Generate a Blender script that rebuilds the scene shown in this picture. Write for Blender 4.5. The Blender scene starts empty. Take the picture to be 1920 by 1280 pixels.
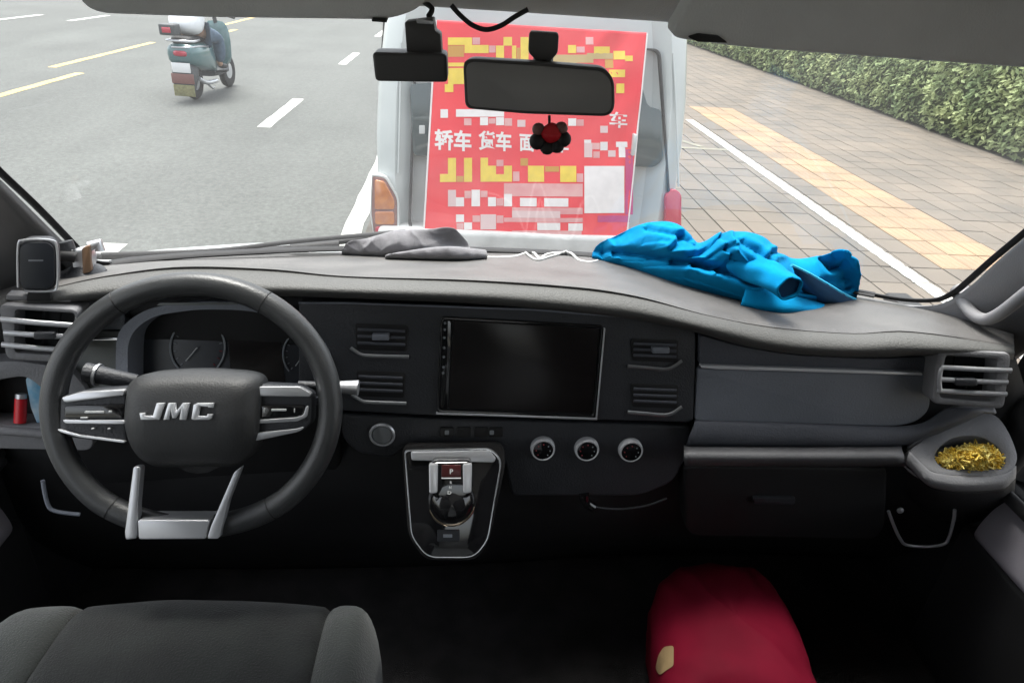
import bpy, bmesh, math, random
from mathutils import Vector, Matrix, noise
random.seed(7)
R = math.radians
sc = bpy.context.scene
COL = sc.collection
# ------------------------------------------------------------------ camera
F, H = 1300.0, 1.9                       # focal length in photo pixels, eye height in metres
PITCH, YAW, ROLL = 28.249, 5.113, 4.0
def _basis():
    p, y, r = R(PITCH), R(YAW), R(ROLL)
    fw = Vector((math.sin(y)*math.cos(p), math.cos(y)*math.cos(p), -math.sin(p)))
    rt = Vector((math.cos(y), -math.sin(y), 0)); up = rt.cross(fw)
    return fw, rt*math.cos(r)+up*math.sin(r), up*math.cos(r)-rt*math.sin(r)
FW, RT, UP = _basis()
EYE = Vector((0, 0, H))
cam_d = bpy.data.cameras.new('camera'); cam = bpy.data.objects.new('camera', cam_d); COL.objects.link(cam)
cam_d.sensor_fit = 'HORIZONTAL'; cam_d.sensor_width = 36; cam_d.lens = 36*F/1920
cam_d.clip_start = 0.02; cam_d.clip_end = 4000
m = Matrix((RT, UP, -FW)).transposed().to_4x4(); m.translation = EYE; cam.matrix_world = m
sc.camera = cam
# ------------------------------------------------------------------ world, sun, exposure
SUN_EL, SUN_AZ = 76, -25                 # bright overcast noon
w = bpy.data.worlds.new('World'); sc.world = w; w.use_nodes = True
nt = w.node_tree; nt.nodes.clear()
sky = nt.nodes.new('ShaderNodeTexSky'); sky.sky_type = 'NISHITA'; sky.sun_disc = False
sky.sun_elevation = R(SUN_EL); sky.sun_rotation = R(SUN_AZ); sky.dust_density = 4; sky.air_density = 1.0; sky.ozone_density = 1.0
hs = nt.nodes.new('ShaderNodeHueSaturation'); hs.inputs['Saturation'].default_value = 0.28
bg = nt.nodes.new('ShaderNodeBackground'); bg.inputs['Strength'].default_value = 0.15
wo = nt.nodes.new('ShaderNodeOutputWorld')
nt.links.new(sky.outputs[0], hs.inputs['Color']); nt.links.new(hs.outputs[0], bg.inputs['Color']); nt.links.new(bg.outputs[0], wo.inputs['Surface'])
sd = bpy.data.lights.new('sun', 'SUN'); sd.energy = 1.5; sd.angle = R(20); sd.color = (1, .965, .91)
sun = bpy.data.objects.new('sun', sd); COL.objects.link(sun)
sdir = Vector((math.sin(R(SUN_AZ))*math.cos(R(SUN_EL)), math.cos(R(SUN_AZ))*math.cos(R(SUN_EL)), math.sin(R(SUN_EL))))
sun.rotation_euler = sdir.to_track_quat('Z', 'Y').to_euler()
vs = sc.view_settings; vs.view_transform = 'Standard'; vs.look = 'None'; vs.gamma = 1; vs.use_curve_mapping = False
vs.exposure = 1.85
sc.render.engine = 'CYCLES'
cy = sc.cycles; cy.use_denoising = True; cy.max_bounces = 9; cy.diffuse_bounces = 5; cy.glossy_bounces = 4
cy.transparent_max_bounces = 12; cy.sample_clamp_indirect = 6; cy.caustics_reflective = False; cy.caustics_refractive = False
# ------------------------------------------------------------------ geometry helpers
def ray(px, py): return FW + RT*((px-960)/F) - UP*((py-640)/F)
def WY(px, py, Y): d = ray(px, py); return EYE + d*(Y/d.y)
def WX(px, py, X): d = ray(px, py); return EYE + d*(X/d.x)
def WZ(px, py, z): d = ray(px, py); return EYE + d*((z-H)/d.z)
class Plane:
    def __init__(s, p, tilt=0, yaw=0):   # tilt: how far the face looks up; yaw: turned towards +x
        s.p = Vector(p); t, y = R(tilt), R(yaw)
        s.n = Vector((math.sin(y)*math.cos(t), -math.cos(y)*math.cos(t), math.sin(t))).normalized()
        s.x = Vector((0, 0, 1)).cross(s.n).normalized(); s.y = s.n.cross(s.x)
    def __call__(s, px, py, off=0):
        d = ray(px, py); t = ((s.p+s.n*off-EYE).dot(s.n))/d.dot(s.n); return EYE+d*t
    def off(s, t): q = Plane(s.p+s.n*t); q.n, q.x, q.y = s.n, s.x, s.y; return q
def project(P):
    d = Vector(P)-EYE; z = d.dot(FW); return 960+F*d.dot(RT)/z, 640-F*d.dot(UP)/z, z
def wloc(o):
    v = Vector((0, 0, 0))
    while o is not None: v += o.location; o = o.parent
    return v
def thing(name, label, cat, loc=(0, 0, 0), group=None):
    o = bpy.data.objects.new(name, None); COL.objects.link(o); o.location = loc; o.empty_display_size = .05
    o['label'] = label; o['category'] = cat
    if group: o['group'] = group
    return o
def tag(o, label, cat, group=None):
    o['label'] = label; o['category'] = cat
    if group: o['group'] = group
    return o
def mk(name, verts, faces, mat, parent=None, sharp=35, loc=None, kind=None):
    L = wloc(parent) if parent else Vector(loc) if loc is not None else Vector((0, 0, 0))
    me = bpy.data.meshes.new(name); me.from_pydata([tuple(Vector(v)-L) for v in verts], [], faces); me.update()
    return finish(name, me, mat, parent, sharp, loc, kind)
def finish(name, me, mat, parent=None, sharp=35, loc=None, kind=None):
    o = bpy.data.objects.new(name, me); COL.objects.link(o); me.materials.append(mat)
    if parent: o.parent = parent
    elif loc is not None: o.location = loc
    if sharp is not None:
        me.polygons.foreach_set('use_smooth', [True]*len(me.polygons))
        if sharp < 180: me.set_sharp_from_angle(angle=R(sharp))
    if kind: o['kind'] = kind
    return o
def mkbm(name, bm, mat, parent=None, sharp=35, loc=None, kind=None):
    bmesh.ops.recalc_face_normals(bm, faces=bm.faces)
    L = wloc(parent) if parent else Vector(loc) if loc is not None else Vector((0, 0, 0))
    bmesh.ops.translate(bm, verts=bm.verts, vec=-L)
    me = bpy.data.meshes.new(name); bm.to_mesh(me); bm.free()
    return finish(name, me, mat, parent, sharp, loc, kind)
def structure(o): o['kind'] = 'structure'; return o
def catmull(pts, t):
    n = len(pts)-1; f = min(max(t*n, 0), n-1e-6); i = int(f); u = f-i
    a, b, c, d = pts[max(i-1, 0)], pts[i], pts[i+1], pts[min(i+2, n)]
    return 0.5*((2*b)+(c-a)*u+(2*a-5*b+4*c-d)*u*u+(3*b-a-3*c+d)*u*u*u)
def interp(rail, px):                    # rail: (px, py, Y) sorted by px; smooth in px
    n = len(rail)
    if px <= rail[0][0]: return rail[0][1], rail[0][2]
    if px >= rail[-1][0]: return rail[-1][1], rail[-1][2]
    for i in range(n-1):
        if rail[i][0] <= px <= rail[i+1][0]: break
    x0, x1 = rail[i][0], rail[i+1][0]; u = (px-x0)/(x1-x0); out = []
    for k in (1, 2):
        def sl(j):
            a, b = max(j-1, 0), min(j+1, n-1); return (rail[b][k]-rail[a][k])/(rail[b][0]-rail[a][0])
        p0, p1, m0, m1 = rail[i][k], rail[i+1][k], sl(i)*(x1-x0), sl(i+1)*(x1-x0)
        u2, u3 = u*u, u*u*u
        out.append((2*u3-3*u2+1)*p0+(u3-2*u2+u)*m0+(-2*u3+3*u2)*p1+(u3-u2)*m1)
    return out[0], out[1]
def rail3(rail, n, smooth=True):
    a, b = rail[0][0], rail[-1][0]; out = []
    for i in range(n+1):
        px = a+(b-a)*i/n; y, Y = interp(rail, px); out.append(WY(px, y, Y))
    return out
def gridmesh(rows, closed=False):
    n = len(rows[0]); V = [p for r in rows for p in r]; Fc = []
    for j in range(len(rows)-1):
        for i in range(n-1 if not closed else n):
            k = (i+1) % n; Fc.append((j*n+i, j*n+k, (j+1)*n+k, (j+1)*n+i))
    return V, Fc
def crossloft(rows, sub):
    if sub <= 1: return rows
    n = len(rows[0]); out = []; tot = (len(rows)-1)*sub
    for j in range(tot+1): out.append([catmull([r[i] for r in rows], j/tot) for i in range(n)])
    return out
def loft(name, rails, mat, parent, n=60, sub=4, thick=.004, sharp=50, extra=None):
    rows = [rail3(r, n) if not isinstance(r[0], Vector) else r for r in rails]
    rows = crossloft(rows, sub)
    if extra: rows = extra(rows)
    V, Fc = gridmesh(rows)
    o = mk(name, V, Fc, mat, parent, sharp)
    if thick:
        md = o.modifiers.new('thickness', 'SOLIDIFY'); md.thickness = thick; md.offset = -1
    return o
def rpoly(pts, r, seg=5):
    n = len(pts); out = []
    for i in range(n):
        p, a, b = Vector(pts[i][:2]), Vector(pts[i-1][:2]), Vector(pts[(i+1) % n][:2])
        rr = r[i] if isinstance(r, (list, tuple)) else r
        da, db = a-p, b-p; ra, rb = min(rr, da.length*.48), min(rr, db.length*.48)
        A, B = p+da.normalized()*ra, p+db.normalized()*rb
        for k in range(seg+1):
            t = k/seg; q = A*(1-t)**2+p*2*t*(1-t)+B*t*t; out.append((q.x, q.y))
    return out
def rect(x0, y0, x1, y1): return [(x0, y0), (x1, y0), (x1, y1), (x0, y1)]
def ell(cx, cy, rx, ry, n=32): return [(cx+rx*math.cos(2*math.pi*i/n), cy+ry*math.sin(2*math.pi*i/n)) for i in range(n)]
def plate(name, poly, pl, t0, t1, mat, parent, bev=.0015, seg=2, sharp=40, **k):
    bm = bmesh.new(); n = len(poly)
    b = [bm.verts.new(pl(x, y)+pl.n*t0) for x, y in poly]; t = [bm.verts.new(pl(x, y)+pl.n*t1) for x, y in poly]
    top = bm.faces.new(t); bm.faces.new(b[::-1])
    for i in range(n): bm.faces.new((t[i], b[i], b[(i+1) % n], t[(i+1) % n]))
    bmesh.ops.recalc_face_normals(bm, faces=bm.faces)
    if bev > 0: bmesh.ops.bevel(bm, geom=list(top.edges), offset=bev, segments=seg, profile=.5, affect='EDGES', clamp_overlap=True)
    return mkbm(name, bm, mat, parent, sharp, **k)
def frame(name, outer, inner, pl, t0, t1, mat, parent, bev=.0015, tin=None, sharp=40):
    bm = bmesh.new(); n = len(outer); tin = t0 if tin is None else tin
    ob = [bm.verts.new(pl(x, y)+pl.n*t0) for x, y in outer]; ot = [bm.verts.new(pl(x, y)+pl.n*t1) for x, y in outer]
    it = [bm.verts.new(pl(x, y)+pl.n*t1) for x, y in inner]; ib = [bm.verts.new(pl(x, y)+pl.n*tin) for x, y in inner]
    ed = []
    for i in range(n):
        j = (i+1) % n
        bm.faces.new((ob[i], ob[j], ot[j], ot[i])); bm.faces.new((ot[i], ot[j], it[j], it[i])); bm.faces.new((it[i], it[j], ib[j], ib[i])); bm.faces.new((ib[i], ib[j], ob[j], ob[i]))
        ed += [bm.edges.get((ot[i], ot[j])), bm.edges.get((it[i], it[j]))]
    bmesh.ops.recalc_face_normals(bm, faces=bm.faces)
    if bev > 0: bmesh.ops.bevel(bm, geom=ed, offset=bev, segments=2, profile=.5, affect='EDGES', clamp_overlap=True)
    return mkbm(name, bm, mat, parent, sharp)
def smoothpath(pts, k=6, closed=False):
    pts = [Vector(p) for p in pts]; out = []; n = len(pts)
    if closed:
        for i in range(n):
            a, b, c, d = pts[i-1], pts[i], pts[(i+1) % n], pts[(i+2) % n]
            for j in range(k):
                u = j/k; out.append(0.5*((2*b)+(c-a)*u+(2*a-5*b+4*c-d)*u*u+(3*b-a-3*c+d)*u*u*u))
        return out
    tot = (n-1)*k
    return [catmull(pts, i/tot) for i in range(tot+1)]
def tubegeo(path, rad, seg=8, closed=False, squash=None, up=None, caps=True):
    n = len(path); V, Fc = [], []; pn = None
    for i, p in enumerate(path):
        a = path[i-1] if (i > 0 or closed) else path[i]; b = path[(i+1) % n] if (i < n-1 or closed) else path[i]
        t = (b-a).normalized()
        u = Vector(up) if up is not None else (pn if pn is not None else (Vector((0, 0, 1)) if abs(t.z) < .9 else Vector((1, 0, 0))))
        u = (u-t*u.dot(t)).normalized(); v = t.cross(u); pn = u
        r = rad(i/(n-1)) if callable(rad) else rad; s = squash or 1
        for k in range(seg):
            an = 2*math.pi*k/seg; V.append(p+u*(math.cos(an)*r*s)+v*(math.sin(an)*r))
    for i in range(n if closed else n-1):
        j = (i+1) % n
        for k in range(seg): l = (k+1) % seg; Fc.append((i*seg+k, i*seg+l, j*seg+l, j*seg+k))
    if caps and not closed: Fc += [tuple(range(seg))[::-1], tuple(range((n-1)*seg, n*seg))]
    return V, Fc
def tube(name, path, rad, mat, parent=None, seg=8, closed=False, **k):
    kk = {a: k.pop(a) for a in ('squash', 'up', 'caps') if a in k}
    V, Fc = tubegeo([Vector(p) for p in path], rad, seg, closed, **kk); return mk(name, V, Fc, mat, parent, k.pop('sharp', 50), **k)
def lathe(name, prof, origin, axis, mat, parent=None, seg=28, sharp=35, **k):
    ax = Vector(axis).normalized(); u = ax.orthogonal().normalized(); v = ax.cross(u); rows = []
    for r, h in prof: rows.append([Vector(origin)+ax*h+(u*math.cos(2*math.pi*i/seg)+v*math.sin(2*math.pi*i/seg))*max(r, 1e-5) for i in range(seg)])
    V, Fc = gridmesh(rows, True); return mk(name, V, Fc, mat, parent, sharp, **k)
def boxbm(bm, lo, hi, M=None):
    vs_ = [Vector((x, y, z)) for x in (lo[0], hi[0]) for y in (lo[1], hi[1]) for z in (lo[2], hi[2])]
    if M: vs_ = [M @ v for v in vs_]
    v = [bm.verts.new(p) for p in vs_]
    for f in ((0, 1, 3, 2), (4, 6, 7, 5), (0, 4, 5, 1), (2, 3, 7, 6), (0, 2, 6, 4), (1, 5, 7, 3)): bm.faces.new([v[i] for i in f])
    return v
def box(name, lo, hi, mat, parent=None, bev=.004, seg=2, M=None, **k):
    bm = bmesh.new(); boxbm(bm, lo, hi, M)
    if bev: bmesh.ops.bevel(bm, geom=list(bm.edges), offset=bev, segments=seg, profile=.5, affect='EDGES', clamp_overlap=True)
    return mkbm(name, bm, mat, parent, **k)
def fbm(p, o=4):
    return noise.fractal(Vector(p), .6, 2.1, o, noise_basis='PERLIN_ORIGINAL')
def textmesh(s, bold=.0):
    cu = bpy.data.curves.new('t', 'FONT'); cu.body = s; cu.size = 1; cu.offset = bold; cu.resolution_u = 2
    o = bpy.data.objects.new('t', cu); COL.objects.link(o); bpy.context.view_layer.update()
    me = bpy.data.meshes.new_from_object(o.evaluated_get(bpy.context.evaluated_depsgraph_get()))
    V = [v.co.copy() for v in me.vertices]; Fc = [tuple(p.vertices) for p in me.polygons]
    bpy.data.objects.remove(o); bpy.data.curves.remove(cu); bpy.data.meshes.remove(me)
    xs = [v.x for v in V] or [0, 1]; ys = [v.y for v in V] or [0, 1]; x0, x1, y0, y1 = min(xs), max(xs), min(ys), max(ys)
    return [((v.x-x0)/max(x1-x0, 1e-6), (v.y-y0)/max(y1-y0, 1e-6)) for v in V], Fc
# ------------------------------------------------------------------ materials
def mat(name, col, rough=.5, metal=0., var=0., vscale=8., bump=0., bscale=400., spec=.5, coat=0., col2=None, sheen=0., emis=None, transl=0., coords='Object', detail=4.):
    M = bpy.data.materials.new(name); M.use_nodes = True; t = M.node_tree; N = t.nodes; L = t.links
    b = N['Principled BSDF']; b.inputs['Roughness'].default_value = rough; b.inputs['Metallic'].default_value = metal
    b.inputs['Specular IOR Level'].default_value = spec; b.inputs['Coat Weight'].default_value = coat
    b.inputs['Base Color'].default_value = (*col, 1)
    if sheen: b.inputs['Sheen Weight'].default_value = sheen
    tc = N.new('ShaderNodeTexCoord')
    if var or col2:
        nz = N.new('ShaderNodeTexNoise'); nz.inputs['Scale'].default_value = vscale; nz.inputs['Detail'].default_value = detail
        L.new(tc.outputs[coords], nz.inputs['Vector'])
        rp = N.new('ShaderNodeValToRGB'); rp.color_ramp.elements[0].position = .32; rp.color_ramp.elements[1].position = .68
        c2 = col2 or tuple(min(c*(1+var), 1) for c in col); c1 = col if col2 else tuple(c*(1-var) for c in col)
        rp.color_ramp.elements[0].color = (*c1, 1); rp.color_ramp.elements[1].color = (*c2, 1)
        L.new(nz.outputs['Fac'], rp.inputs['Fac']); L.new(rp.outputs['Color'], b.inputs['Base Color'])
        rr = N.new('ShaderNodeMapRange'); rr.inputs['To Min'].default_value = max(rough-.08, .02); rr.inputs['To Max'].default_value = min(rough+.1, 1)
        L.new(nz.outputs['Fac'], rr.inputs['Value']); L.new(rr.outputs[0], b.inputs['Roughness'])
    if bump:
        nb = N.new('ShaderNodeTexNoise'); nb.inputs['Scale'].default_value = bscale; nb.inputs['Detail'].default_value = 3
        L.new(tc.outputs[coords], nb.inputs['Vector'])
        bp = N.new('ShaderNodeBump'); bp.inputs['Strength'].default_value = bump; bp.inputs['Distance'].default_value = .002
        L.new(nb.outputs['Fac'], bp.inputs['Height']); L.new(bp.outputs[0], b.inputs['Normal'])
    if emis:
        b.inputs['Emission Color'].default_value = (*emis[:3], 1); b.inputs['Emission Strength'].default_value = emis[3]
    return M
def thinglass(name, tint, film=0., rough=.0, film_col=(.75, .76, .75), ior=1.36):
    M = bpy.data.materials.new(name); M.use_nodes = True; t = M.node_tree; N = t.nodes; L = t.links
    N.remove(N['Principled BSDF']); out = N['Material Output']
    tr = N.new('ShaderNodeBsdfTransparent'); tr.inputs[0].default_value = (*tint, 1)
    gl = N.new('ShaderNodeBsdfGlossy'); gl.inputs['Roughness'].default_value = rough
    fr = N.new('ShaderNodeFresnel'); fr.inputs['IOR'].default_value = ior
    mx = N.new('ShaderNodeMixShader'); L.new(fr.outputs[0], mx.inputs[0]); L.new(tr.outputs[0], mx.inputs[1]); L.new(gl.outputs[0], mx.inputs[2]); last = mx
    if film:
        df = N.new('ShaderNodeBsdfDiffuse'); df.inputs[0].default_value = (*film_col, 1)
        ts = N.new('ShaderNodeBsdfTranslucent'); ts.inputs[0].default_value = (*film_col, 1)
        a = N.new('ShaderNodeMixShader'); a.inputs[0].default_value = .6; L.new(df.outputs[0], a.inputs[1]); L.new(ts.outputs[0], a.inputs[2])
        tc = N.new('ShaderNodeTexCoord'); nz = N.new('ShaderNodeTexNoise'); nz.inputs['Scale'].default_value = 3.; nz.inputs['Detail'].default_value = 6
        L.new(tc.outputs['Object'], nz.inputs['Vector'])
        mr = N.new('ShaderNodeMapRange'); mr.inputs['From Min'].default_value = .3; mr.inputs['From Max'].default_value = .75; mr.inputs['To Min'].default_value = film*.4; mr.inputs['To Max'].default_value = film*2.0
        L.new(nz.outputs['Fac'], mr.inputs['Value'])
        m2 = N.new('ShaderNodeMixShader'); L.new(mr.outputs[0], m2.inputs[0]); L.new(mx.outputs[0], m2.inputs[1]); L.new(a.outputs[0], m2.inputs[2]); last = m2
    L.new(last.outputs[0], out.inputs['Surface']); return M
def tilemat(name, a, b, rough=.85, tx=.26, ty=.33):   # every slab its own shade, from its place in the paving grid
    M = mat(name, a, rough, bump=.35, bscale=60); t = M.node_tree; N = t.nodes; L = t.links; bs = N['Principled BSDF']
    g = N.new('ShaderNodeNewGeometry'); mp = N.new('ShaderNodeMapping'); mp.inputs['Scale'].default_value = (1/tx, 1/ty, 0); mp.inputs['Location'].default_value = (-3.07/tx, 0, 0)
    fl = N.new('ShaderNodeVectorMath'); fl.operation = 'FLOOR'; wn = N.new('ShaderNodeTexWhiteNoise'); wn.noise_dimensions = '2D'
    L.new(g.outputs['Position'], mp.inputs[0]); L.new(mp.outputs[0], fl.inputs[0]); L.new(fl.outputs[0], wn.inputs['Vector'])
    nz = N.new('ShaderNodeTexNoise'); nz.inputs['Scale'].default_value = 1.3; nz.inputs['Detail'].default_value = 7; L.new(g.outputs['Position'], nz.inputs['Vector'])
    ad = N.new('ShaderNodeMath'); ad.operation = 'MULTIPLY_ADD'; ad.inputs[1].default_value = .3; L.new(wn.outputs['Value'], ad.inputs[0]); 
    sb = N.new('ShaderNodeMath'); sb.operation = 'MULTIPLY_ADD'; sb.inputs[1].default_value = 1.5; sb.inputs[2].default_value = -.37; L.new(nz.outputs['Fac'], sb.inputs[0]); L.new(sb.outputs[0], ad.inputs[2])
    rp = N.new('ShaderNodeValToRGB'); e = rp.color_ramp.elements; e[0].color = (*a, 1); e[1].color = (*b, 1); e[0].position = .1; e[1].position = .9
    L.new(ad.outputs[0], rp.inputs[0]); L.new(rp.outputs[0], bs.inputs['Base Color']); return M

M_asph = mat('asphalt', (.056, .060, .057), .9, col2=(.098, .103, .098), vscale=1.3, bump=1.0, bscale=38, coords='Object', detail=14)
def asphalt(name):
    M = mat(name, (.07, .07, .07), .88, bump=.9, bscale=42); t = M.node_tree; N = t.nodes; L = t.links; bs = N['Principled BSDF']
    g = N.new('ShaderNodeNewGeometry')
    def nz(scale, sx, sy, det, lo, hi, a, b):
        mp = N.new('ShaderNodeMapping'); mp.inputs['Scale'].default_value = (sx, sy, 1); L.new(g.outputs['Position'], mp.inputs[0])
        n = N.new('ShaderNodeTexNoise'); n.inputs['Scale'].default_value = scale; n.inputs['Detail'].default_value = det; L.new(mp.outputs[0], n.inputs['Vector'])
        r = N.new('ShaderNodeMapRange'); r.inputs['From Min'].default_value = lo; r.inputs['From Max'].default_value = hi; r.inputs['To Min'].default_value = a; r.inputs['To Max'].default_value = b
        L.new(n.outputs['Fac'], r.inputs['Value']); return r.outputs[0]
    fac = [nz(24, 1, 1, 2, .3, .7, .82, 1.18), nz(70, 1, 1, 2, .3, .7, .85, 1.15), nz(1.0, 1, .12, 5, .3, .7, .86, 1.12), nz(.5, 1, 1, 6, .3, .7, .88, 1.1)]   # stones, grit, wheel tracks, patches
    cur = fac[0]
    for f in fac[1:]:
        m_ = N.new('ShaderNodeMath'); m_.operation = 'MULTIPLY'; L.new(cur, m_.inputs[0]); L.new(f, m_.inputs[1]); cur = m_.outputs[0]
    v = N.new('ShaderNodeVectorMath'); v.operation = 'SCALE'; v.inputs[0].default_value = (.073, .0775, .073); L.new(cur, v.inputs['Scale']); L.new(v.outputs[0], bs.inputs['Base Color']); return M
M_asph = asphalt('asphalt_aggregate')
M_ground = mat('soil', (.16, .15, .12), .95, var=.3, vscale=.3)
M_wpaint = mat('road_paint_white', (.4, .4, .37), .7, col2=(.52, .52, .48), vscale=6, bump=.3, bscale=50)
M_ypaint = mat('road_paint_yellow', (.42, .31, .08), .7, col2=(.48, .38, .16), vscale=5)
M_mortar = mat('paving_joint', (.062, .055, .046), .95, var=.3, vscale=12)
M_tile = tilemat('paving_slab', (.08, .071, .06), (.14, .115, .09))
M_tact = tilemat('tactile_slab', (.15, .115, .08), (.3, .195, .112))
M_leaf = mat('hedge_leaf', (.19, .27, .13), .7, col2=(.44, .49, .24), vscale=2.0, spec=.25)
def add_translucent(M, f):
    t = M.node_tree; N = t.nodes; b = N['Principled BSDF']; o = N['Material Output']; ts = N.new('ShaderNodeBsdfTranslucent'); mx = N.new('ShaderNodeMixShader'); mx.inputs[0].default_value = f
    src = b.inputs['Base Color'].links[0].from_socket; t.links.new(src, ts.inputs['Color']); t.links.new(b.outputs[0], mx.inputs[1]); t.links.new(ts.outputs[0], mx.inputs[2]); t.links.new(mx.outputs[0], o.inputs['Surface'])
add_translucent(M_leaf, .35)
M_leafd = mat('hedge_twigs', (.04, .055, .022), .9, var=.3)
M_vwhite = mat('white_car_paint', (.5, .535, .53), .3, coat=.4, var=.1, vscale=2.2, detail=9)
M_grime = mat('white_bumper', (.5, .51, .5), .6, var=.2, vscale=5)
M_vglass = mat('tinted_car_glass', (.03, .05, .055), .05, spec=.7)
M_amber = mat('amber_lamp', (.55, .2, .05), .15, coat=1, col2=(.4, .13, .05), vscale=18)
M_redlamp = mat('red_lamp', (.45, .02, .05), .15, coat=1)
M_bannerR = mat('red_banner_cloth', (.76, .02, .04), .6, col2=(.84, .045, .06), vscale=5, bump=.15, bscale=250)
M_prY = mat('print_yellow', (.8, .58, .06), .6, var=.08, vscale=20)
M_prO = mat('print_ochre', (.55, .27, .04), .6)
M_prW = mat('print_white', (.78, .74, .73), .6, var=.05, vscale=20)
M_prP = mat('print_pale', (.68, .5, .5), .6)
M_prT = mat('print_tan', (.5, .36, .15), .6)
M_prK = mat('print_and_glare_pink', (.66, .27, .28), .6, col2=(.72, .4, .39), vscale=9)  # faded print, and the glare painted on the banner
M_tanpatch = mat('tan_surface', (.24, .165, .08), .7)
M_prM = mat('print_magenta', (.5, .03, .16), .6)
M_cam = mat('grey_black_plastic', (.075, .073, .075), .5, var=.1, vscale=20)
M_mirror = mat('painted_mirror_grey', (.26, .255, .255), .28, var=.06, vscale=6)  # flat grey stands in for what the mirror reflects
M_rubber = mat('black_rubber', (.018, .018, .02), .7, var=.2, vscale=30)
M_blk = mat('black_fascia_plastic', (.03, .032, .037), .5, var=.12, vscale=14, bump=.5, bscale=330)
M_blk2 = mat('deep_black_plastic', (.0065, .0065, .0072), .65, var=.2, vscale=14, bump=.25, bscale=900)
M_pad = mat('soft_dash_pad', (.096, .092, .089), .48, var=.2, vscale=9, bump=.5, bscale=330, detail=10)
M_lip = mat('dash_pad_lip', (.075, .075, .072), .62, var=.15, vscale=6, bump=.5, bscale=330)
M_panelu = mat('dark_dash_panel', (.07, .075, .09), .55, var=.08, vscale=9, bump=.5, bscale=330, detail=10)  # darker copy of the grey panel, toned for the shaded upper panel
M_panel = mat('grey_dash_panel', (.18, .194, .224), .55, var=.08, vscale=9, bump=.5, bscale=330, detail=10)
M_gpanel = mat('sage_grey_panel', (.12, .13, .125), .5, var=.06, vscale=9)
M_tray = mat('tray_plastic', (.2, .2, .208), .55, var=.1, vscale=10, bump=.5, bscale=330, detail=10)
M_chrome = mat('satin_chrome', (.72, .73, .75), .22, metal=1)
M_silver = mat('satin_silver_plastic', (.6, .61, .635), .3, metal=.6)
M_emb = mat('emblem_silver', (.8, .81, .83), .25, metal=.35)
M_ledge = mat('ledge_plastic', (.085, .085, .09), .5, var=.1, vscale=10, bump=.4, bscale=350, detail=10)
M_vtrim = mat('dull_vent_trim', (.3, .31, .32), .35, metal=.7)
M_redw = mat('dark_red_window', (.05, .01, .01), .3)
M_gloss = mat('piano_black', (.008, .008, .009), .06, spec=.6, coat=.5)
M_screen = mat('screen_glass', (.009, .007, .007), .24, spec=.5)
M_face = mat('cluster_face', (.034, .038, .046), .35)
M_mark = mat('pale_marking', (.55, .56, .56), .5)
M_dim = mat('dim_marking', (.26, .28, .3), .5)
M_redm = mat('red_marking', (.25, .03, .04), .5)
M_leather = mat('wheel_leather', (.042, .044, .046), .36, var=.12, vscale=20, bump=.22, bscale=420)
M_hub = mat('wheel_hub_plastic', (.035, .036, .037), .5, var=.08, vscale=20, bump=.3, bscale=420, detail=10)
M_trim = mat('pillar_trim', (.25, .245, .25), .6, var=.08, vscale=8, bump=.3, bscale=500, detail=10)
M_liner = mat('headliner_felt', (.72, .71, .68), .95, var=.06, vscale=20, bump=.4, bscale=900)
M_visor = mat('visor_vinyl', (.78, .795, .81), .75, var=.08, vscale=8, bump=.4, bscale=600, detail=10)
M_door = mat('door_trim', (.4, .375, .41), .6, var=.08, vscale=8, bump=.3, bscale=500)
M_cabin = mat('cabin_lining', (.74, .74, .73), .85, var=.1, vscale=5)
M_carpet = mat('black_carpet', (.013, .012, .012), 1, var=.6, vscale=14, bump=.8, bscale=500)
M_seatc = mat('seat_fabric_dark', (.0085, .010, .0092), .9, var=.6, vscale=22, bump=.9, bscale=420, sheen=.1, detail=10)
M_seat = mat('seat_fabric', (.03, .034, .031), .9, var=.22, vscale=9, bump=.9, bscale=420, sheen=.25, detail=10)
M_seatd = mat('light_block_dark', (.02, .02, .02), .8, var=.1)
M_towel = mat('grey_towel', (.17, .165, .175), .95, var=.2, vscale=25, bump=.9, bscale=600, sheen=.4)
M_blue = mat('blue_jersey', (.0, .17, .38), .95, col2=(.0, .225, .46), vscale=14, bump=.5, bscale=700, spec=.12, detail=8)
M_blued = mat('blue_jersey_inside_and_shade', (.0, .045, .12), .9, var=.1)  # darker jersey copy; also paints the shaded hollow of the sleeve
M_cord = mat('white_cable', (.6, .6, .58), .5)
M_redbag = mat('red_plastic', (.12, .003, .014), .75, var=.25, vscale=6, bump=.1, bscale=60, spec=.08)
M_yel = mat('yellow_shreds', (.92, .64, .07), .6, col2=(.95, .82, .28), vscale=60)
M_glassf = thinglass('windscreen_glass', (.93, .95, .94), film=.036)  # pale dirt film also puts the milky glare into the glass
M_glassw = thinglass('side_window_glass', (.95, .96, .955))
M_teal = mat('teal_scooter_paint', (.07, .15, .16), .3, coat=.7)
M_dgrey = mat('scooter_dark_plastic', (.05, .055, .06), .6)
M_jean = mat('blue_jeans', (.07, .11, .16), .9, var=.2, vscale=20)
M_shirt = mat('white_shirt', (.78, .8, .82), .9, var=.03, vscale=10)
M_skin = mat('skin', (.42, .25, .17), .55)
M_hair = mat('dark_helmet', (.05, .05, .06), .3, coat=.6)
M_plate = mat('number_plate', (.75, .75, .75), .4)
M_fade = mat('faded_paint', (.17, .16, .12), .8, var=.2, vscale=8)
M_mudol = mat('mudflap_olive', (.2, .19, .09), .6, var=.2, vscale=30)
M_mudred = mat('mudflap_red', (.19, .085, .075), .5)
M_bluep = mat('blue_wrapper', (.1, .35, .55), .3, col2=(.6, .7, .75), vscale=30)
M_redp = mat('red_lighter', (.6, .02, .03), .25)
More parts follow.
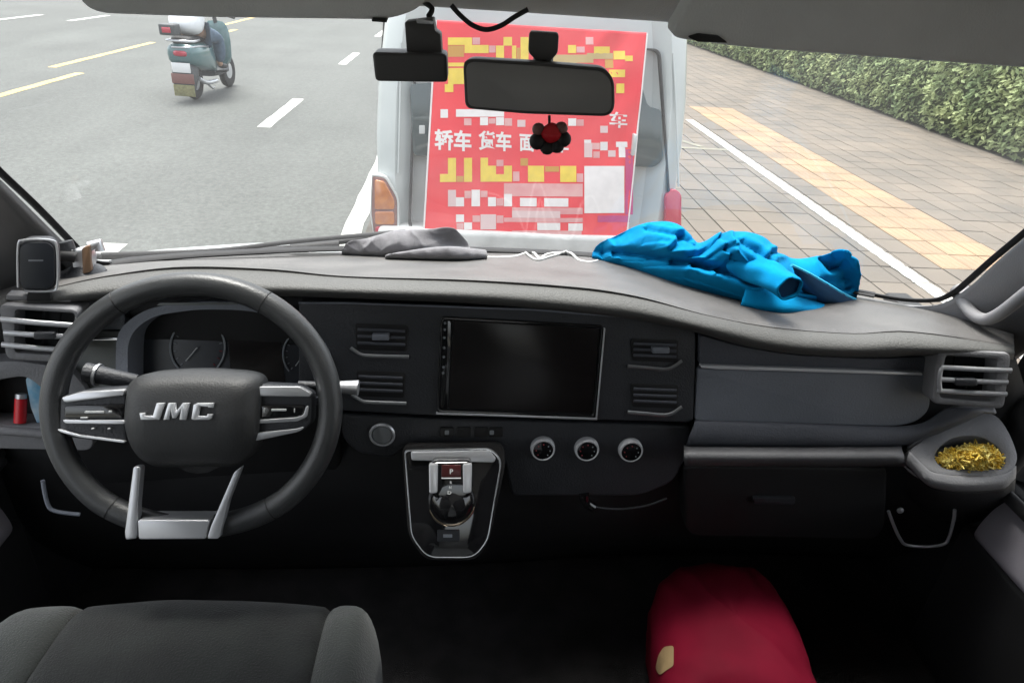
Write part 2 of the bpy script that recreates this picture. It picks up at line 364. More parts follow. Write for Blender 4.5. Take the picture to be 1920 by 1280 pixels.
# ================================================================== outside: ground, road, paving
def sheet(name, x0, x1, y0, y1, z, m, parent=None, kind=None, nx=1, ny=1):
    rows = [[Vector((x0+(x1-x0)*i/nx, y0+(y1-y0)*j/ny, z)) for i in range(nx+1)] for j in range(ny+1)]
    V, Fc = gridmesh(rows); return mk(name, V, Fc, m, parent, None, kind=kind)
sheet('ground', -1500, 1500, -1500, 2500, -.03, M_ground, kind='structure')
road = sheet('road', -22, -.75, -60, 1500, -.012, M_asph, kind='structure')
walk = sheet('sidewalk', -.75, 7.6, -30, 600, -.012, M_mortar, kind='structure')
def marking(name, x0, x1, y0, y1, m, parent, z=.0):
    # worn paint: a sheet with a slightly ragged outline
    n = max(6, int((y1-y0)/.25)); rows = []
    for j in range(n+1):
        y = y0+(y1-y0)*j/n; e = .006*math.sin(j*2.1+x0*7)
        rows.append([Vector((x0+e+random.uniform(-.004, .004), y, z)), Vector((x1+e+random.uniform(-.004, .004), y, z))])
    V, Fc = gridmesh(rows); return mk(name, V, Fc, m, parent, None)
for k in range(-6, 30):                                        # lane dashes, two metres long with four metre gaps
    y = 8.9+6.1*k; marking('lane_dash', -2.53, -2.37, y, y+2.05, M_wpaint, road, -.008)
marking('edge_line', -.93, -.78, -25, 260, M_wpaint, road, -.008)
for x in (-6.22, -6.86):
    for k in range(-3, 30):
        y = 9.2+8.5*k if x > -6.5 else 12.6+8.5*k
        marking('centre_line_stripe', x, x+.14, y, y+(3.0 if x > -6.5 else 4.2), M_ypaint, road, -.008)
for x, o in ((-10.3, 20.3), (-11.6, 19.3)):
    for k in range(-3, 18):
        y = o+6*k; marking('lane_dash', x, x+.16, y, y+2.2, M_wpaint, road, -.008)
# paving slabs: those that show largest are separate pieces, the rest one mesh
TX, TY, GAP = .26, .33, .011
def slabmesh(name, dome):
    bm = bmesh.new(); a, b = TX/2-GAP/2, TY/2-GAP/2; h = .012
    lo = [(-a, -b), (a, -b), (a, b), (-a, b)]
    v0 = [bm.verts.new((x, y, -.02)) for x, y in lo]; v1 = [bm.verts.new((x, y, -.003)) for x, y in lo]; v2 = [bm.verts.new((x*.965, y*.97, 0)) for x, y in lo]
    for i in range(4):
        j = (i+1) % 4; bm.faces.new((v0[i], v0[j], v1[j], v1[i])); bm.faces.new((v1[i], v1[j], v2[j], v2[i]))
    bm.faces.new(v2)
    if dome:
        for i in range(4):                                     # raised guide bars
            x = -a+2*a*(i+.5)/4; w2 = a*.12
            q = [bm.verts.new((x+sx*w2, sy*b*.86, .004)) for sx, sy in ((-1, -1), (1, -1), (1, 1), (-1, 1))]
            q0 = [bm.verts.new((x+sx*w2*1.5, sy*b*.92, .0)) for sx, sy in ((-1, -1), (1, -1), (1, 1), (-1, 1))]
            bm.faces.new(q)
            for s in range(4): bm.faces.new((q0[s], q0[(s+1) % 4], q[(s+1) % 4], q[s]))
    me = bpy.data.meshes.new(name); bmesh.ops.recalc_face_normals(bm, faces=bm.faces); bm.to_mesh(me); bm.free(); return me
SM, SMT = slabmesh('paving_slab', False), slabmesh('tactile_slab', True); SM.materials.append(M_tile); SMT.materials.append(M_tact)
tact = sheet('tactile_paving', 3.85, 4.63, 4.95, 12.1, -.010, M_mortar, kind='structure')
cells = []
for i in range(-14, 18):
    for j in range(-12, 190):
        x, y = 3.07+TX*(i+.5), TY*(j+.5)
        if x < -.7 or x > 7.55: continue
        ist = 3.85 < x < 4.63 and 4.95 < y < 12.1
        if y > 0.3:
            u, v, z = project((x, y, 0)); vis = 1262 < u < 1990 and 40 < v < 600 and z > 0
        else: vis = False
        cells.append((x, y, ist, (1/z if vis else -1)))
near = sorted([c for c in cells if not c[2] and c[3] > 0], key=lambda c: -c[3])[:300]
ns = set((round(c[0], 3), round(c[1], 3)) for c in near)
bmr = bmesh.new()
for x, y, ist, pr in cells:
    zz = .003*noise.noise(Vector((x*3, y*3, 1)))+random.uniform(-.0015, .0015)
    if ist or (round(x, 3), round(y, 3)) in ns:
        o = bpy.data.objects.new('tactile_slab' if ist else 'paving_slab', SMT if ist else SM); COL.objects.link(o)
        o.parent = tact if ist else walk; o.location = (x, y, zz); o.rotation_euler = (random.uniform(-.004, .004), random.uniform(-.004, .004), random.uniform(-.006, .006))
    else:
        a, b = TX/2-GAP/2, TY/2-GAP/2
        v1 = [bmr.verts.new((x+sx*a, y+sy*b, zz-.006)) for sx, sy in ((-1, -1), (1, -1), (1, 1), (-1, 1))]
        v2 = [bmr.verts.new((x+sx*a*.96, y+sy*b*.97, zz)) for sx, sy in ((-1, -1), (1, -1), (1, 1), (-1, 1))]
        for i in range(4): bmr.faces.new((v1[i], v1[(i+1) % 4], v2[(i+1) % 4], v2[i]))
        bmr.faces.new(v2)
mkbm('paving_slabs', bmr, M_tile, walk, None, kind='stuff')
for k in range(16):                                            # parking line painted slab by slab across the joints
    y = .6+TY*2*k*1.0
n = int((10.9+8)/TY)
for k in range(-24, 33):
    y0 = TY*k; marking('parking_line_segment', 3.415, 3.545, y0+.006, y0+TY-.006, M_wpaint, walk, .0058)
marking('bay_end_line', 1.2, 3.41, 8.84, 8.93, M_fade, walk, .0058)
V = [Vector(p) for p in ((2.72, 9.55, .006), (2.80, 9.58, .006), (3.16, 8.99, .006), (3.06, 8.97, .006))]
mk('arrow_mark', V, [(0, 1, 2, 3)], M_fade, walk, None)
# ------------------------------------------------------------------ hedge
def hedge(x0, x1, y0, y1, h):
    t = thing('hedge', 'clipped leafy green hedge running along the far edge of the pavement', 'hedge', (x0, y0, 0))
    bm = bmesh.new(); n = 60; rows = []
    for j in range(n+1):
        y = y0+(y1-y0)*j/n; r = []
        for (a, b) in ((.2, 0), (.12, .4), (.14, h-.2), (.25, h-.1), (x1-x0-.2, h-.1), (x1-x0-.1, 0)):
            r.append(Vector((x0+a+.05*noise.noise(Vector((y, b, 3))), y, b)))
        rows.append(r)
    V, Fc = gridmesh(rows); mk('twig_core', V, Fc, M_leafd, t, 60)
    V, Fc = [], []
    def leaf(p, nrm, s):
        nrm = (nrm+Vector((random.gauss(0, .6), random.gauss(0, .6), random.gauss(.2, .6)))).normalized()
        u = nrm.orthogonal().normalized(); a = random.uniform(0, 6.28); q = nrm.cross(u); d = u*math.cos(a)+q*math.sin(a); e = nrm.cross(d)
        k = len(V); V.extend([p-d*s, p+e*s*.42+nrm*s*.1, p+d*s, p-e*s*.42+nrm*s*.1]); Fc.append((k, k+1, k+2, k+3))
    N = 62000
    for i in range(N):
        f = random.random(); y = y0+(y1-y0)*(f**1.9); s = .034+.026*random.random()+.03*f*f
        side = random.random()
        bulge = .13*noise.noise(Vector((y*1.6, 0, 0)))+.08*noise.noise(Vector((y*5, side*4, 0)))
        if side < .62:
            z = h*(1-random.random()**1.15); lump = .11*noise.noise(Vector((y*4, z*4, 2)))+.05*noise.noise(Vector((y*11, z*11, 5)))
            inset = .14*max(0, .4-z)/.4-.12*max(0, noise.noise(Vector((y*2.2, 7, 0))))
            p = Vector((x0+.05+inset-bulge*.6-lump+random.gauss(0, .05), y, max(z, .03))); leaf(p, Vector((-1.2, 0, .9)), s)
        else:
            x = random.uniform(x0, x1); p = Vector((x, y, h+.1*noise.noise(Vector((x*3, y*3, 0)))+random.gauss(0, .035))); leaf(p, Vector((0, 0, 1)), s)
    mk('foliage', V, Fc, M_leaf, t, None, kind='stuff')
hedge(7.45, 8.6, 5.0, 60, 1.35)
# ------------------------------------------------------------------ the minibus parked ahead
BX, BY = .41, 4.05
def body_section(y, w0, w1, z0, z1, n=11):
    # half outline from sill to roof, mirrored; y slides back with height by the lean
    return None
van = thing('parked_minibus', 'white minibus parked ahead with a red banner over its tailgate', 'minibus', (BX, BY, 0))
def ring(y, hw, zb, zt, lean=0., rr=.16, top=.86):
    pts = []
    for i in range(25):
        t = i/24; 
        a = -1+2*t                                           # left sill, up, over roof, down right
        pass
    prof = [(1.0, zb), (1.0, zb+.25), (1.0, zb+(zt-zb)*.42), (.985, zb+(zt-zb)*.58), (.94, zb+(zt-zb)*.78), (.885, zt-.11), (.83, zt-.04), (.72, zt-.008), (.4, zt+.02), (0, zt+.03)]
    L = [Vector((BX-hw*a, y+lean*max(z-.7, 0), z)) for a, z in prof]
    Rr = [Vector((BX+hw*a, y+lean*max(z-.7, 0), z)) for a, z in prof[:-1]][::-1]
    return L+Rr
rows = [ring(BY+.055, .70, .42, 1.84, .13), ring(BY+.0, .80, .36, 1.89, .13), ring(BY+.035, .885, .34, 1.93, .13), ring(BY+.11, .915, .33, 1.945, .12), ring(BY+.3, .925, .32, 1.95, .08), ring(BY+2.6, .925, .32, 1.95), ring(BY+3.3, .91, .32, 1.9, -.35), ring(BY+3.75, .87, .34, 1.75, -.55), ring(BY+3.86, .8, .4, 1.6, -.6)]
V, Fc = gridmesh(rows); n = len(rows[0]); Fc += [tuple(range(n)), tuple(range((len(rows)-1)*n, len(rows)*n))[::-1]]
bod = mk('body', V, Fc, M_vwhite, van, 50)
VP = Plane((BX, BY, .7), tilt=math.degrees(math.atan(.13)))   # the leaning tailgate face
frame('tailgate_seam', rpoly([(778, 70), (1238, 92), (1262, 455), (765, 430)], 14), rpoly([(781, 73), (1235, 95), (1258, 452), (769, 427)], 14), VP, -.05, .007, M_rubber, van, .001)
plate('rear_window', rpoly([(768, 158), (900, 150), (1200, 150), (1214, 200), (1240, 206), (1243, 300), (1226, 314), (775, 292)], 10), VP, -.05, .009, M_vglass, van, .003)
plate('tail_lamp', rpoly([(699, 330), (722, 333), (745, 372), (745, 455), (704, 455), (697, 400)], [4, 8, 12, 4, 4, 8]), VP, -.09, .012, M_mudred, van, .008, 3)
for q, mm_ in (([(703, 336), (721, 339), (740, 374), (740, 392), (703, 392)], M_amber), ([(703, 396), (740, 396), (740, 420), (704, 420)], M_amber), ([(704, 424), (740, 424), (740, 452), (706, 452)], M_redlamp)):
    plate('lamp_lens', rpoly(q, 5), VP, .0, .018, mm_, van, .005, 3)
frame('lamp_bezel', rpoly([(697, 326), (724, 329), (749, 370), (749, 458), (703, 458), (694, 400)], [4, 8, 12, 4, 4, 8]), rpoly([(699, 330), (722, 333), (745, 372), (745, 455), (704, 455), (697, 400)], [4, 8, 12, 4, 4, 8]), VP, -.09, .010, M_grime, van, .003)
for pts in ([(752, 80), (750, 200), (747, 325)], [(1262, 100), (1268, 220), (1272, 350)]): tube('body_crease', smoothpath([VP(*p)+VP.n*.002 for p in pts], 6), .006, M_vwhite, van, 8)
for y in (120, 235): plate('hinge', rpoly(rect(786, y, 797, y+16), 2), VP, .0, .012, M_grime, van, .003)
plate('tail_lamp', rpoly([(1246, 366), (1262, 352), (1277, 362), (1277, 470), (1246, 470)], 8), VP, -.09, .014, M_redlamp, van, .008, 3)
box('bumper', (BX-.9, BY-.09, .3), (BX+.9, BY+.3, .5), M_grime, van, .03, 3)
box('number_plate', (BX-.22, BY-.1, .2), (BX+.22, BY-.085, .29), M_plate, van, .003)
box('door_handle', (.98, BY-.03, .98), (1.0, BY+.05, 1.1), M_vwhite, van, .006)
for sx in (-1, 1):
    for yy in (.95, 3.0):
        wh = lathe('wheel', [(.0, -.09), (.27, -.09), (.3, -.06), (.3, .06), (.27, .09), (.19, .09), (.17, .06), (.0, .05)], (BX+sx*.82, BY+yy, .3), (sx, 0, 0), M_rubber, van)
        lathe('rim', [(.0, .075), (.06, .08), (.17, .065), (.18, .085), (.185, .06)], (BX+sx*.82, BY+yy, .3), (sx, 0, 0), M_silver, wh)
    mk('side_window', [Vector((BX+sx*(.932-.001), BY+.45, 1.22)), Vector((BX+sx*.932, BY+3.0, 1.22)), Vector((BX+sx*.885, BY+2.75, 1.68)), Vector((BX+sx*.885, BY+.45, 1.68))], [(0, 1, 2, 3)], M_vglass, van, None)
# ------------------------------------------------------------------ banner hung over its tailgate
BPL = Plane((BX, BY-.03, .7), tilt=math.degrees(math.atan(.13)))
BC = [(818, 38), (1213, 62), (1172, 474), (794, 448)]
def bpt(px, py, off=0.):
    p = BPL(px, py); u, v = (px-795)/410, (py-40)/420
    wv = .006*math.sin(u*9+v*2)+.004*math.sin(v*13+u*5)
    dd = max(0, 1-abs((px-1140-.12*(py-60))/70)/1.0)*max(0, 1-v*1.1)      # tug folds running in from the upper right corner
    wv += .012*dd*math.sin((px+.9*py)*.075)
    e = (px-1185+.06*(py-60))/22
    wv += .010*max(0, math.sin(e*2.2))*max(0, min(1, (px-1130)/50))
    return p+BPL.n*(wv+off)
def bil(u, v):
    a, b, c, d = [Vector(q) for q in BC]; q = (a*(1-u)+b*u)*(1-v)+(d*(1-u)+c*u)*v; return q.x, q.y
ban = thing('banner', 'red cloth banner with yellow and white Chinese lettering on the parked minibus', 'banner', bpt(1000, 450))
rows = [[bpt(*bil(i/90, j/90)) for i in range(91)] for j in range(91)]
V, Fc = gridmesh(rows); cl = mk('cloth', V, Fc, M_bannerR, ban, 180); md = cl.modifiers.new('t', 'SOLIDIFY'); md.thickness = .003; md.offset = -1
def printrects(name, rs, m, off=.0052):
    for x0, y0, x1, y1 in rs:
        V, Fc = [], []
        n = max(1, int((x1-x0)/9)); k = len(V); sk = .058                 # rows follow the banner's own tilt
        q = max(1, int((y1-y0)/9))
        for j in range(q+1):
            for i in range(n+1):
                x = x0+(x1-x0)*i/n; V.append(bpt(x, y0+(y1-y0)*j/q, off))
        for j in range(q):
            for i in range(n): a = k+j*(n+1)+i; Fc.append((a, a+1, a+n+2, a+n+1))
        mk(name, V, Fc, m, ban, 180)
printrects('heading_lettering', [(840, 71, 885, 85), (871, 85, 916, 100), (944, 70, 960, 86), (930, 86, 945, 112), (960, 86, 968, 114), (976, 70, 991, 114), (1021, 100, 1035, 126), (1065, 85, 1080, 100), (1113, 88, 1143, 101), (1150, 96, 1171, 112), (1171, 105, 1185, 115), (1141, 131, 1171, 145), (1155, 157, 1170, 175), (840, 128, 870, 158), (834, 158, 850, 173), (826, 118, 870, 125)], M_prY)
printrects('heading_ochre', [(840, 86, 870, 107), (969, 90, 975, 112), (1134, 112, 1149, 128)], M_prO)  # ochre cells of the heading print
printrects('tan_lettering', [(1031, 103, 1112, 118), (1100, 100, 1149, 111), (1040, 118, 1080, 126)], M_prT)
printrects('phone_number', [(840, 296, 855, 341), (825, 326, 840, 341), (870, 296, 885, 341), (901, 296, 915, 341), (915, 311, 930, 341), (930, 327, 945, 341), (945, 311, 960, 341), (990, 311, 1020, 341), (1050, 311, 1080, 341)], M_prY)
printrects('number_ochre', [(976, 297, 990, 311), (1022, 312, 1048, 322), (856, 330, 869, 341)], M_prO)  # ochre cells of the number print
printrects('white_lettering', [(826, 205, 840, 221), (855, 205, 945, 219), (900, 220, 915, 235), (930, 220, 945, 235), (1065, 222, 1080, 236), (1125, 266, 1139, 282), (1155, 266, 1176, 276), (1160, 276, 1172, 295), (1095, 262, 1108, 268), (855, 370, 870, 387), (884, 356, 900, 387), (915, 370, 930, 387), (945, 364, 960, 387), (975, 371, 1006, 387), (1020, 371, 1065, 387), (855, 402, 870, 416), (870, 417, 885, 430), (1007, 417, 1050, 431), (1065, 418, 1092, 432)], M_prW)
printrects('faded_lettering', [(886, 71, 900, 84), (917, 86, 929, 99), (992, 88, 1004, 100), (1081, 88, 1096, 99), (1098, 70, 1112, 84), (946, 222, 960, 236), (870, 222, 884, 235), (916, 222, 929, 232), (1081, 224, 1094, 236), (1110, 268, 1124, 280), (1112, 284, 1124, 296), (931, 300, 944, 312), (962, 322, 974, 340), (1081, 325, 1093, 341), (871, 358, 883, 372), (901, 358, 914, 370), (931, 372, 944, 386), (856, 418, 869, 430), (886, 404, 900, 416), (931, 404, 944, 418)], M_prK)
printrects('pale_lettering', [(840, 356, 855, 387), (901, 402, 930, 430), (1095, 268, 1110, 295), (1125, 236, 1139, 249), (970, 225, 985, 238), (960, 395, 1050, 408), (1140, 282, 1154, 294)], M_prP)
printrects('painted_glare', [(945, 344, 1092, 368), (960, 389, 1092, 401), (945, 408, 1092, 416), (960, 432, 1090, 470)], M_prK, .0042)  # pale pink bands paint a windscreen reflection onto the cloth
printrects('white_square', [(1095, 311, 1170, 399)], M_prW, .0055)
printrects('edge_stripe', [(1172, 280, 1186, 402), (1120, 404, 1180, 416)], M_prM)
def printtext(name, s, x0, y0, x1, y1, m, bold=.02, off=.0058):
    pts, Fc = textmesh(s, bold); mk(name, [bpt(x0+(x1-x0)*u, y1-(y1-y0)*v+.055*(x1-x0)*(u-.5), off) for u, v in pts], Fc, m, ban, None)
printtext('lettering', '车', 1142, 210, 1176, 240, M_prW)
printtext('lettering', '轿车', 815, 243, 884, 283, M_prW, .03)
printtext('lettering', '货车', 897, 246, 959, 283, M_prW, .03)
printtext('lettering', '面', 974, 252, 1002, 284, M_prW, .03)
printtext('lettering', '车', 1038, 258, 1066, 286, M_prW, .03)
printtext('lettering', '小吊', 900, 434, 936, 453, M_prW, .02)
printtext('lettering', '一切', 1088, 446, 1132, 468, M_prW, .02)
printrects('small_lettering', [(963, 438, 975, 452), (990, 440, 996, 454), (1002, 440, 1018, 443), (1002, 446, 1010, 455), (1036, 442, 1050, 456), (1056, 443, 1066, 458), (1070, 444, 1080, 459)], M_prW)
# white edge hem and the cable ties that hold it
tube('hem', smoothpath([bpt(*bil(0, t/10)) for t in range(11)], 3), .006, M_prW, ban, 6)
tube('hem', smoothpath([bpt(*bil(1, t/10)) for t in range(11)], 3), .006, M_prW, ban, 6)
# ------------------------------------------------------------------ scooter and rider
SO = Vector((-3.78, 10.5, 0)); SR = Matrix.Translation(SO) @ Matrix.Rotation(R(-5), 4, 'Z') @ Matrix.Scale(.95, 4)
def S(x, y, z): return SR @ Vector((x, y, z))
sct = thing('electric_scooter', 'teal electric scooter riding away in the next lane, white number plate', 'scooter', SO)
for y in (0.0, 1.25):
    wh = lathe('wheel', [(.1, -.035), (.19, -.05), (.225, -.04), (.24, 0), (.225, .04), (.19, .05), (.1, .035)], S(0, y, .24), SR.to_3x3() @ Vector((1, 0, 0)), M_rubber, sct, 24)
    lathe('rim', [(.0, -.05), (.05, -.055), (.14, -.03), (.17, -.042), (.17, .042), (.14, .03), (.05, .055), (0, .05)], S(0, y, .24), SR.to_3x3() @ Vector((1, 0, 0)), M_silver, wh, 20)
def srows(prof):                                            # prof: (y, half width, z low, z high)
    rows = []
    for y, hw, z0, z1 in prof:
        r = []
        for k in range(16):
            a = 2*math.pi*k/16; cx, cz = math.cos(a), math.sin(a)
            r.append(S(hw*math.copysign(abs(cx)**.6, cx), y, (z0+z1)/2+(z1-z0)/2*math.copysign(abs(cz)**.6, cz)))
        rows.append(r)
    return rows
def sbody(name, prof, m, parent=sct):
    rows = srows(prof); V, Fc = gridmesh(rows, True); n = 16
    Fc += [tuple(range(n))[::-1], tuple(range((len(rows)-1)*n, len(rows)*n))]; return mk(name, V, Fc, m, parent, 60)
sbody('rear_fairing', [(-.30, .15, .58, .72), (-.27, .19, .50, .77), (-.12, .225, .44, .79), (.15, .23, .38, .78), (.38, .2, .34, .74), (.5, .17, .30, .62), (.56, .14, .3, .5)], M_teal)
sbody('footboard', [(.42, .16, .26, .36), (.6, .17, .25, .33), (.95, .16, .26, .34), (1.05, .12, .3, .42)], M_dgrey)
sbody('front_shield', [(.98, .16, .34, .9), (1.04, .2, .34, 1.0), (1.12, .17, .4, .98), (1.18, .1, .5, .9)], M_teal)
sbody('seat', [(-.24, .11, .77, .83), (-.18, .15, .77, .87), (.1, .15, .77, .86), (.4, .13, .74, .83), (.46, .09, .74, .8)], M_rubber)
tube('grab_rail', smoothpath([S(-.17, .0, .81), S(-.18, -.2, .81), S(-.12, -.33, .82), S(.12, -.33, .82), S(.18, -.2, .81), S(.17, 0, .81)], 5), .016, M_silver, sct)
tube('side_trim', smoothpath([S(-.1, -.3, .73), S(.13, -.28, .735), S(.2, -.1, .74), S(.21, .2, .71)], 5), .012, M_silver, sct)
sbody('tail_lamp', [(-.325, .06, .625, .68), (-.30, .1, .61, .69), (-.27, .1, .61, .69)], M_redlamp)
sbody('rear_mudguard', [(-.318, .15, .08, .5), (-.28, .16, .07, .54), (-.1, .15, .3, .55)], M_dgrey)
box('number_plate', (-.13, -.332, .40), (.13, -.32, .53), M_plate, sct, .003, M=SR)
box('mudflap', (-.16, -.33, .25), (.16, -.318, .385), M_mudred, sct, .003, M=SR)
box('mudflap_reflector', (-.15, -.332, .08), (.15, -.32, .235), M_mudol, sct, .003, M=SR)
bxx = thing('luggage_box', 'dark grey box with a red reflector strapped behind the scooter rider', 'box', S(-.04, -.22, .88))
box('shell', (-.2, -.4, .885), (.02, -.2, 1.03), M_dgrey, bxx, .02, 3, M=SR); box('reflector', (-.15, -.412, .92), (-.03, -.4, .99), M_redlamp, bxx, .006, M=SR)
tube('steering_column', [S(0, 1.25, .24), S(0, 1.05, .95), S(0, 1.0, 1.08)], .03, M_dgrey, sct)
tube('handlebar', smoothpath([S(-.36, .9, 1.06), S(-.18, .98, 1.08), S(0, 1.0, 1.08), S(.18, .98, 1.08), S(.36, .9, 1.06)], 5), .016, M_rubber, sct)
for sx in (-1, 1):
    tube('mirror_stalk', smoothpath([S(sx*.24, .96, 1.08), S(sx*.3, 1.0, 1.2), S(sx*.36, 1.0, 1.27)], 4), .007, M_rubber, sct)
    sm = [S(sx*.36+.07*math.cos(a*.5236), 1.0, 1.3+.045*math.sin(a*.5236)) for a in range(12)]
    V = sm+[p+SR.to_3x3() @ Vector((0, .02, 0)) for p in sm]; mk('mirror', V, [tuple(range(12)), tuple(range(12, 24))[::-1]]+[(i, (i+1) % 12, 12+(i+1) % 12, 12+i) for i in range(12)], M_rubber, sct)
    tube('foot_peg', [S(sx*.17, .45, .33), S(sx*.32, .47, .35)], .018, M_rubber, sct)
tube('centre_stand', smoothpath([S(.12, .1, .25), S(.13, .3, .12), S(.1, .45, .1)], 4), .015, M_silver, sct)
tube('motor_guard', smoothpath([S(.13, -.1, .3), S(.15, .1, .22), S(.15, .45, .2)], 4), .03, M_silver, sct)
def skinned(name, chains, m, parent, sub=2, root=0):
    V, E, Rd = [], [], []; idx = {}
    for ch in chains:
        prev = None
        for key, p, r in ch:
            if key not in idx: idx[key] = len(V); V.append(p); Rd.append(r)
            if prev is not None: E.append((prev, idx[key]))
            prev = idx[key]
    me = bpy.data.meshes.new(name); L = wloc(parent) if parent else Vector((0, 0, 0)); me.from_pydata([tuple(v-L) for v in V], E, []); me.update()
    o = bpy.data.objects.new(name, me); COL.objects.link(o); o.parent = parent; me.materials.append(m)
    sk = o.modifiers.new('skin', 'SKIN'); sk.use_smooth_shade = True
    if not me.skin_vertices: 
        bpy.context.view_layer.objects.active = o; bpy.ops.mesh.customdata_skin_add()
    for i, r in enumerate(Rd):
        rr = r if isinstance(r, tuple) else (r, r); me.skin_vertices[0].data[i].radius = rr; me.skin_vertices[0].data[i].use_root = (i == root)
    ss = o.modifiers.new('sub', 'SUBSURF'); ss.levels = sub; ss.render_levels = sub
    return o
per = skinned('person', [[('pel', S(0, .12, .93), (.14, .12)), ('ch', S(0, .2, 1.28), (.15, .1)), ('nk', S(0, .22, 1.45), .055), ('hd', S(0, .25, 1.56), (.085, .1)), ('tp', S(0, .25, 1.68), (.08, .09))],
    [('ch', 0, 0), ('ls', S(-.19, .22, 1.36), .06), ('le', S(-.3, .5, 1.16), .042), ('lw', S(-.32, .82, 1.1), .03), ('lh', S(-.3, .9, 1.09), (.035, .02))],
    [('ch', 0, 0), ('rs', S(.19, .22, 1.36), .06), ('re', S(.3, .5, 1.16), .042), ('rw', S(.32, .82, 1.1), .03), ('rh', S(.3, .9, 1.09), (.035, .02))],
    [('pel', 0, 0), ('lt', S(-.11, .2, .9), .085), ('lk', S(-.15, .62, .78), .06), ('lf', S(-.13, .68, .42), .04), ('lo', S(-.13, .78, .37), (.04, .03))],
    [('pel', 0, 0), ('rt', S(.11, .2, .9), .085), ('rk', S(.16, .62, .78), .06), ('rf', S(.17, .6, .42), .04), ('ro', S(.17, .72, .37), (.04, .03))]], M_skin, None)
tag(per, 'person in white shirt and blue jeans riding the teal scooter', 'person')
skinned('shirt', [[('w', S(0, -.02, .86), (.26, .2)), ('m', S(0, .06, 1.08), (.24, .17)), ('c', S(0, .16, 1.3), (.22, .14)), ('n', S(0, .21, 1.43), (.09, .07))],
    [('c', 0, 0), ('l', S(-.22, .24, 1.34), .085), ('le', S(-.28, .42, 1.22), .075)], [('c', 0, 0), ('r', S(.22, .24, 1.34), .085), ('re', S(.28, .42, 1.22), .075)]], M_shirt, per)
skinned('jeans', [[('p', S(0, .1, .87), (.21, .16)), ('l1', S(-.11, .25, .87), .13), ('l2', S(-.16, .6, .8), .085), ('l3', S(-.14, .67, .6), .075), ('l4', S(-.13, .66, .44), .06)],
    [('p', 0, 0), ('r1', S(.12, .25, .87), .135), ('r2', S(.19, .58, .8), .095), ('r3', S(.2, .6, .58), .085), ('r4', S(.18, .58, .44), .065)]], M_jean, per)
skinned('helmet', [[('a', S(0, .23, 1.6), (.12, .13)), ('b', S(0, .24, 1.68), (.13, .14)), ('c', S(0, .24, 1.75), (.09, .1))]], M_hair, per)
for sx in (-.13, .18):
    skinned('shoe', [[('a', S(sx, .6, .4), (.045, .04)), ('b', S(sx, .7, .385), (.05, .04)), ('c', S(sx, .8, .375), (.04, .03))]], M_rubber, per)
# ================================================================== the cab we sit in
CX = .12
cab = thing('van_cab', 'dark interior shell of the van cab with pillars, doors and windscreen', 'van', (CX, 1.0, .7))
def gY(x, z):                                               # inside face of the windscreen
    d = (x-CX)/.82; b = 1.47-.30*d*d; t = .87-.12*d*d; return b+(t-b)*(z-1.32)/.65
def onglass(px, py, off=0.):
    d = ray(px, py); t = 1.0
    for _ in range(40):
        p = EYE+d*t; t *= gY(p.x, p.z)/max(p.y, .05) if p.y > 0 else 1
    return EYE+d*(t-off*1.3)
rows = []
for j in range(13):
    z = 1.24+.78*j/12; hw = .86-.16*(z-1.3)/.65
    rows.append([Vector((CX+hw*(2*i/24-1), gY(CX+hw*(2*i/24-1), z)+.012, z)) for i in range(25)])
V, Fc = gridmesh(rows); mk('windscreen', V, Fc, M_glassf, cab, 180)
# black rubber and printed border round the glass
def glassline(name, pts, wd, m, off=.012, k=6):
    P = smoothpath([onglass(x, y, off) for x, y in pts], k); return tube(name, P, wd, m, cab, 8, squash=.45)
glassline('glass_seal', [(-60, 262), (0, 322), (70, 388), (135, 455), (165, 487), (215, 495)], .008, M_rubber)
glassline('glass_seal', [(1980, 385), (1920, 437), (1860, 487), (1815, 527), (1790, 547), (1755, 562), (1700, 562), (1640, 553), (1580, 540)], .008, M_rubber)
glassline('glass_seal', [(205, 495), (260, 487), (400, 476), (640, 466), (900, 468), (1110, 478), (1300, 496), (1500, 528), (1640, 553)], .011, M_rubber)
# pillars: swept trims from the glass edge outwards
def pillar(pts_in, pts_mid, pts_out, name='pillar'):
    rows = [smoothpath(p, 8) for p in (pts_in, pts_mid, pts_out)]; rows = crossloft(rows, 6); V, Fc = gridmesh(rows)
    o = mk(name, V, Fc, M_trim, cab, 60); md = o.modifiers.new('t', 'SOLIDIFY'); md.thickness = .01; return o
pillar([Vector((CX-.70, gY(CX-.70, 1.99)-.02, 1.99)), onglass(-150, 190, .02), onglass(-60, 278, .02), onglass(0, 336, .02), onglass(60, 395, .02), onglass(120, 455, .02), onglass(165, 500, .02)],
       [Vector((CX-.77, .56, 2.03)), WX(-190, 260, -.66), WX(-90, 330, -.67), WX(-35, 378, -.68), WX(20, 430, -.69), WX(75, 485, -.70), WX(120, 535, -.71)],
       [Vector((-.78, .30, 2.06)), Vector((-.74, .42, 1.92)), Vector((-.75, .56, 1.8)), Vector((-.77, .70, 1.66)), Vector((-.79, .82, 1.54)), Vector((-.80, .93, 1.42)), Vector((-.80, 1.02, 1.30))])
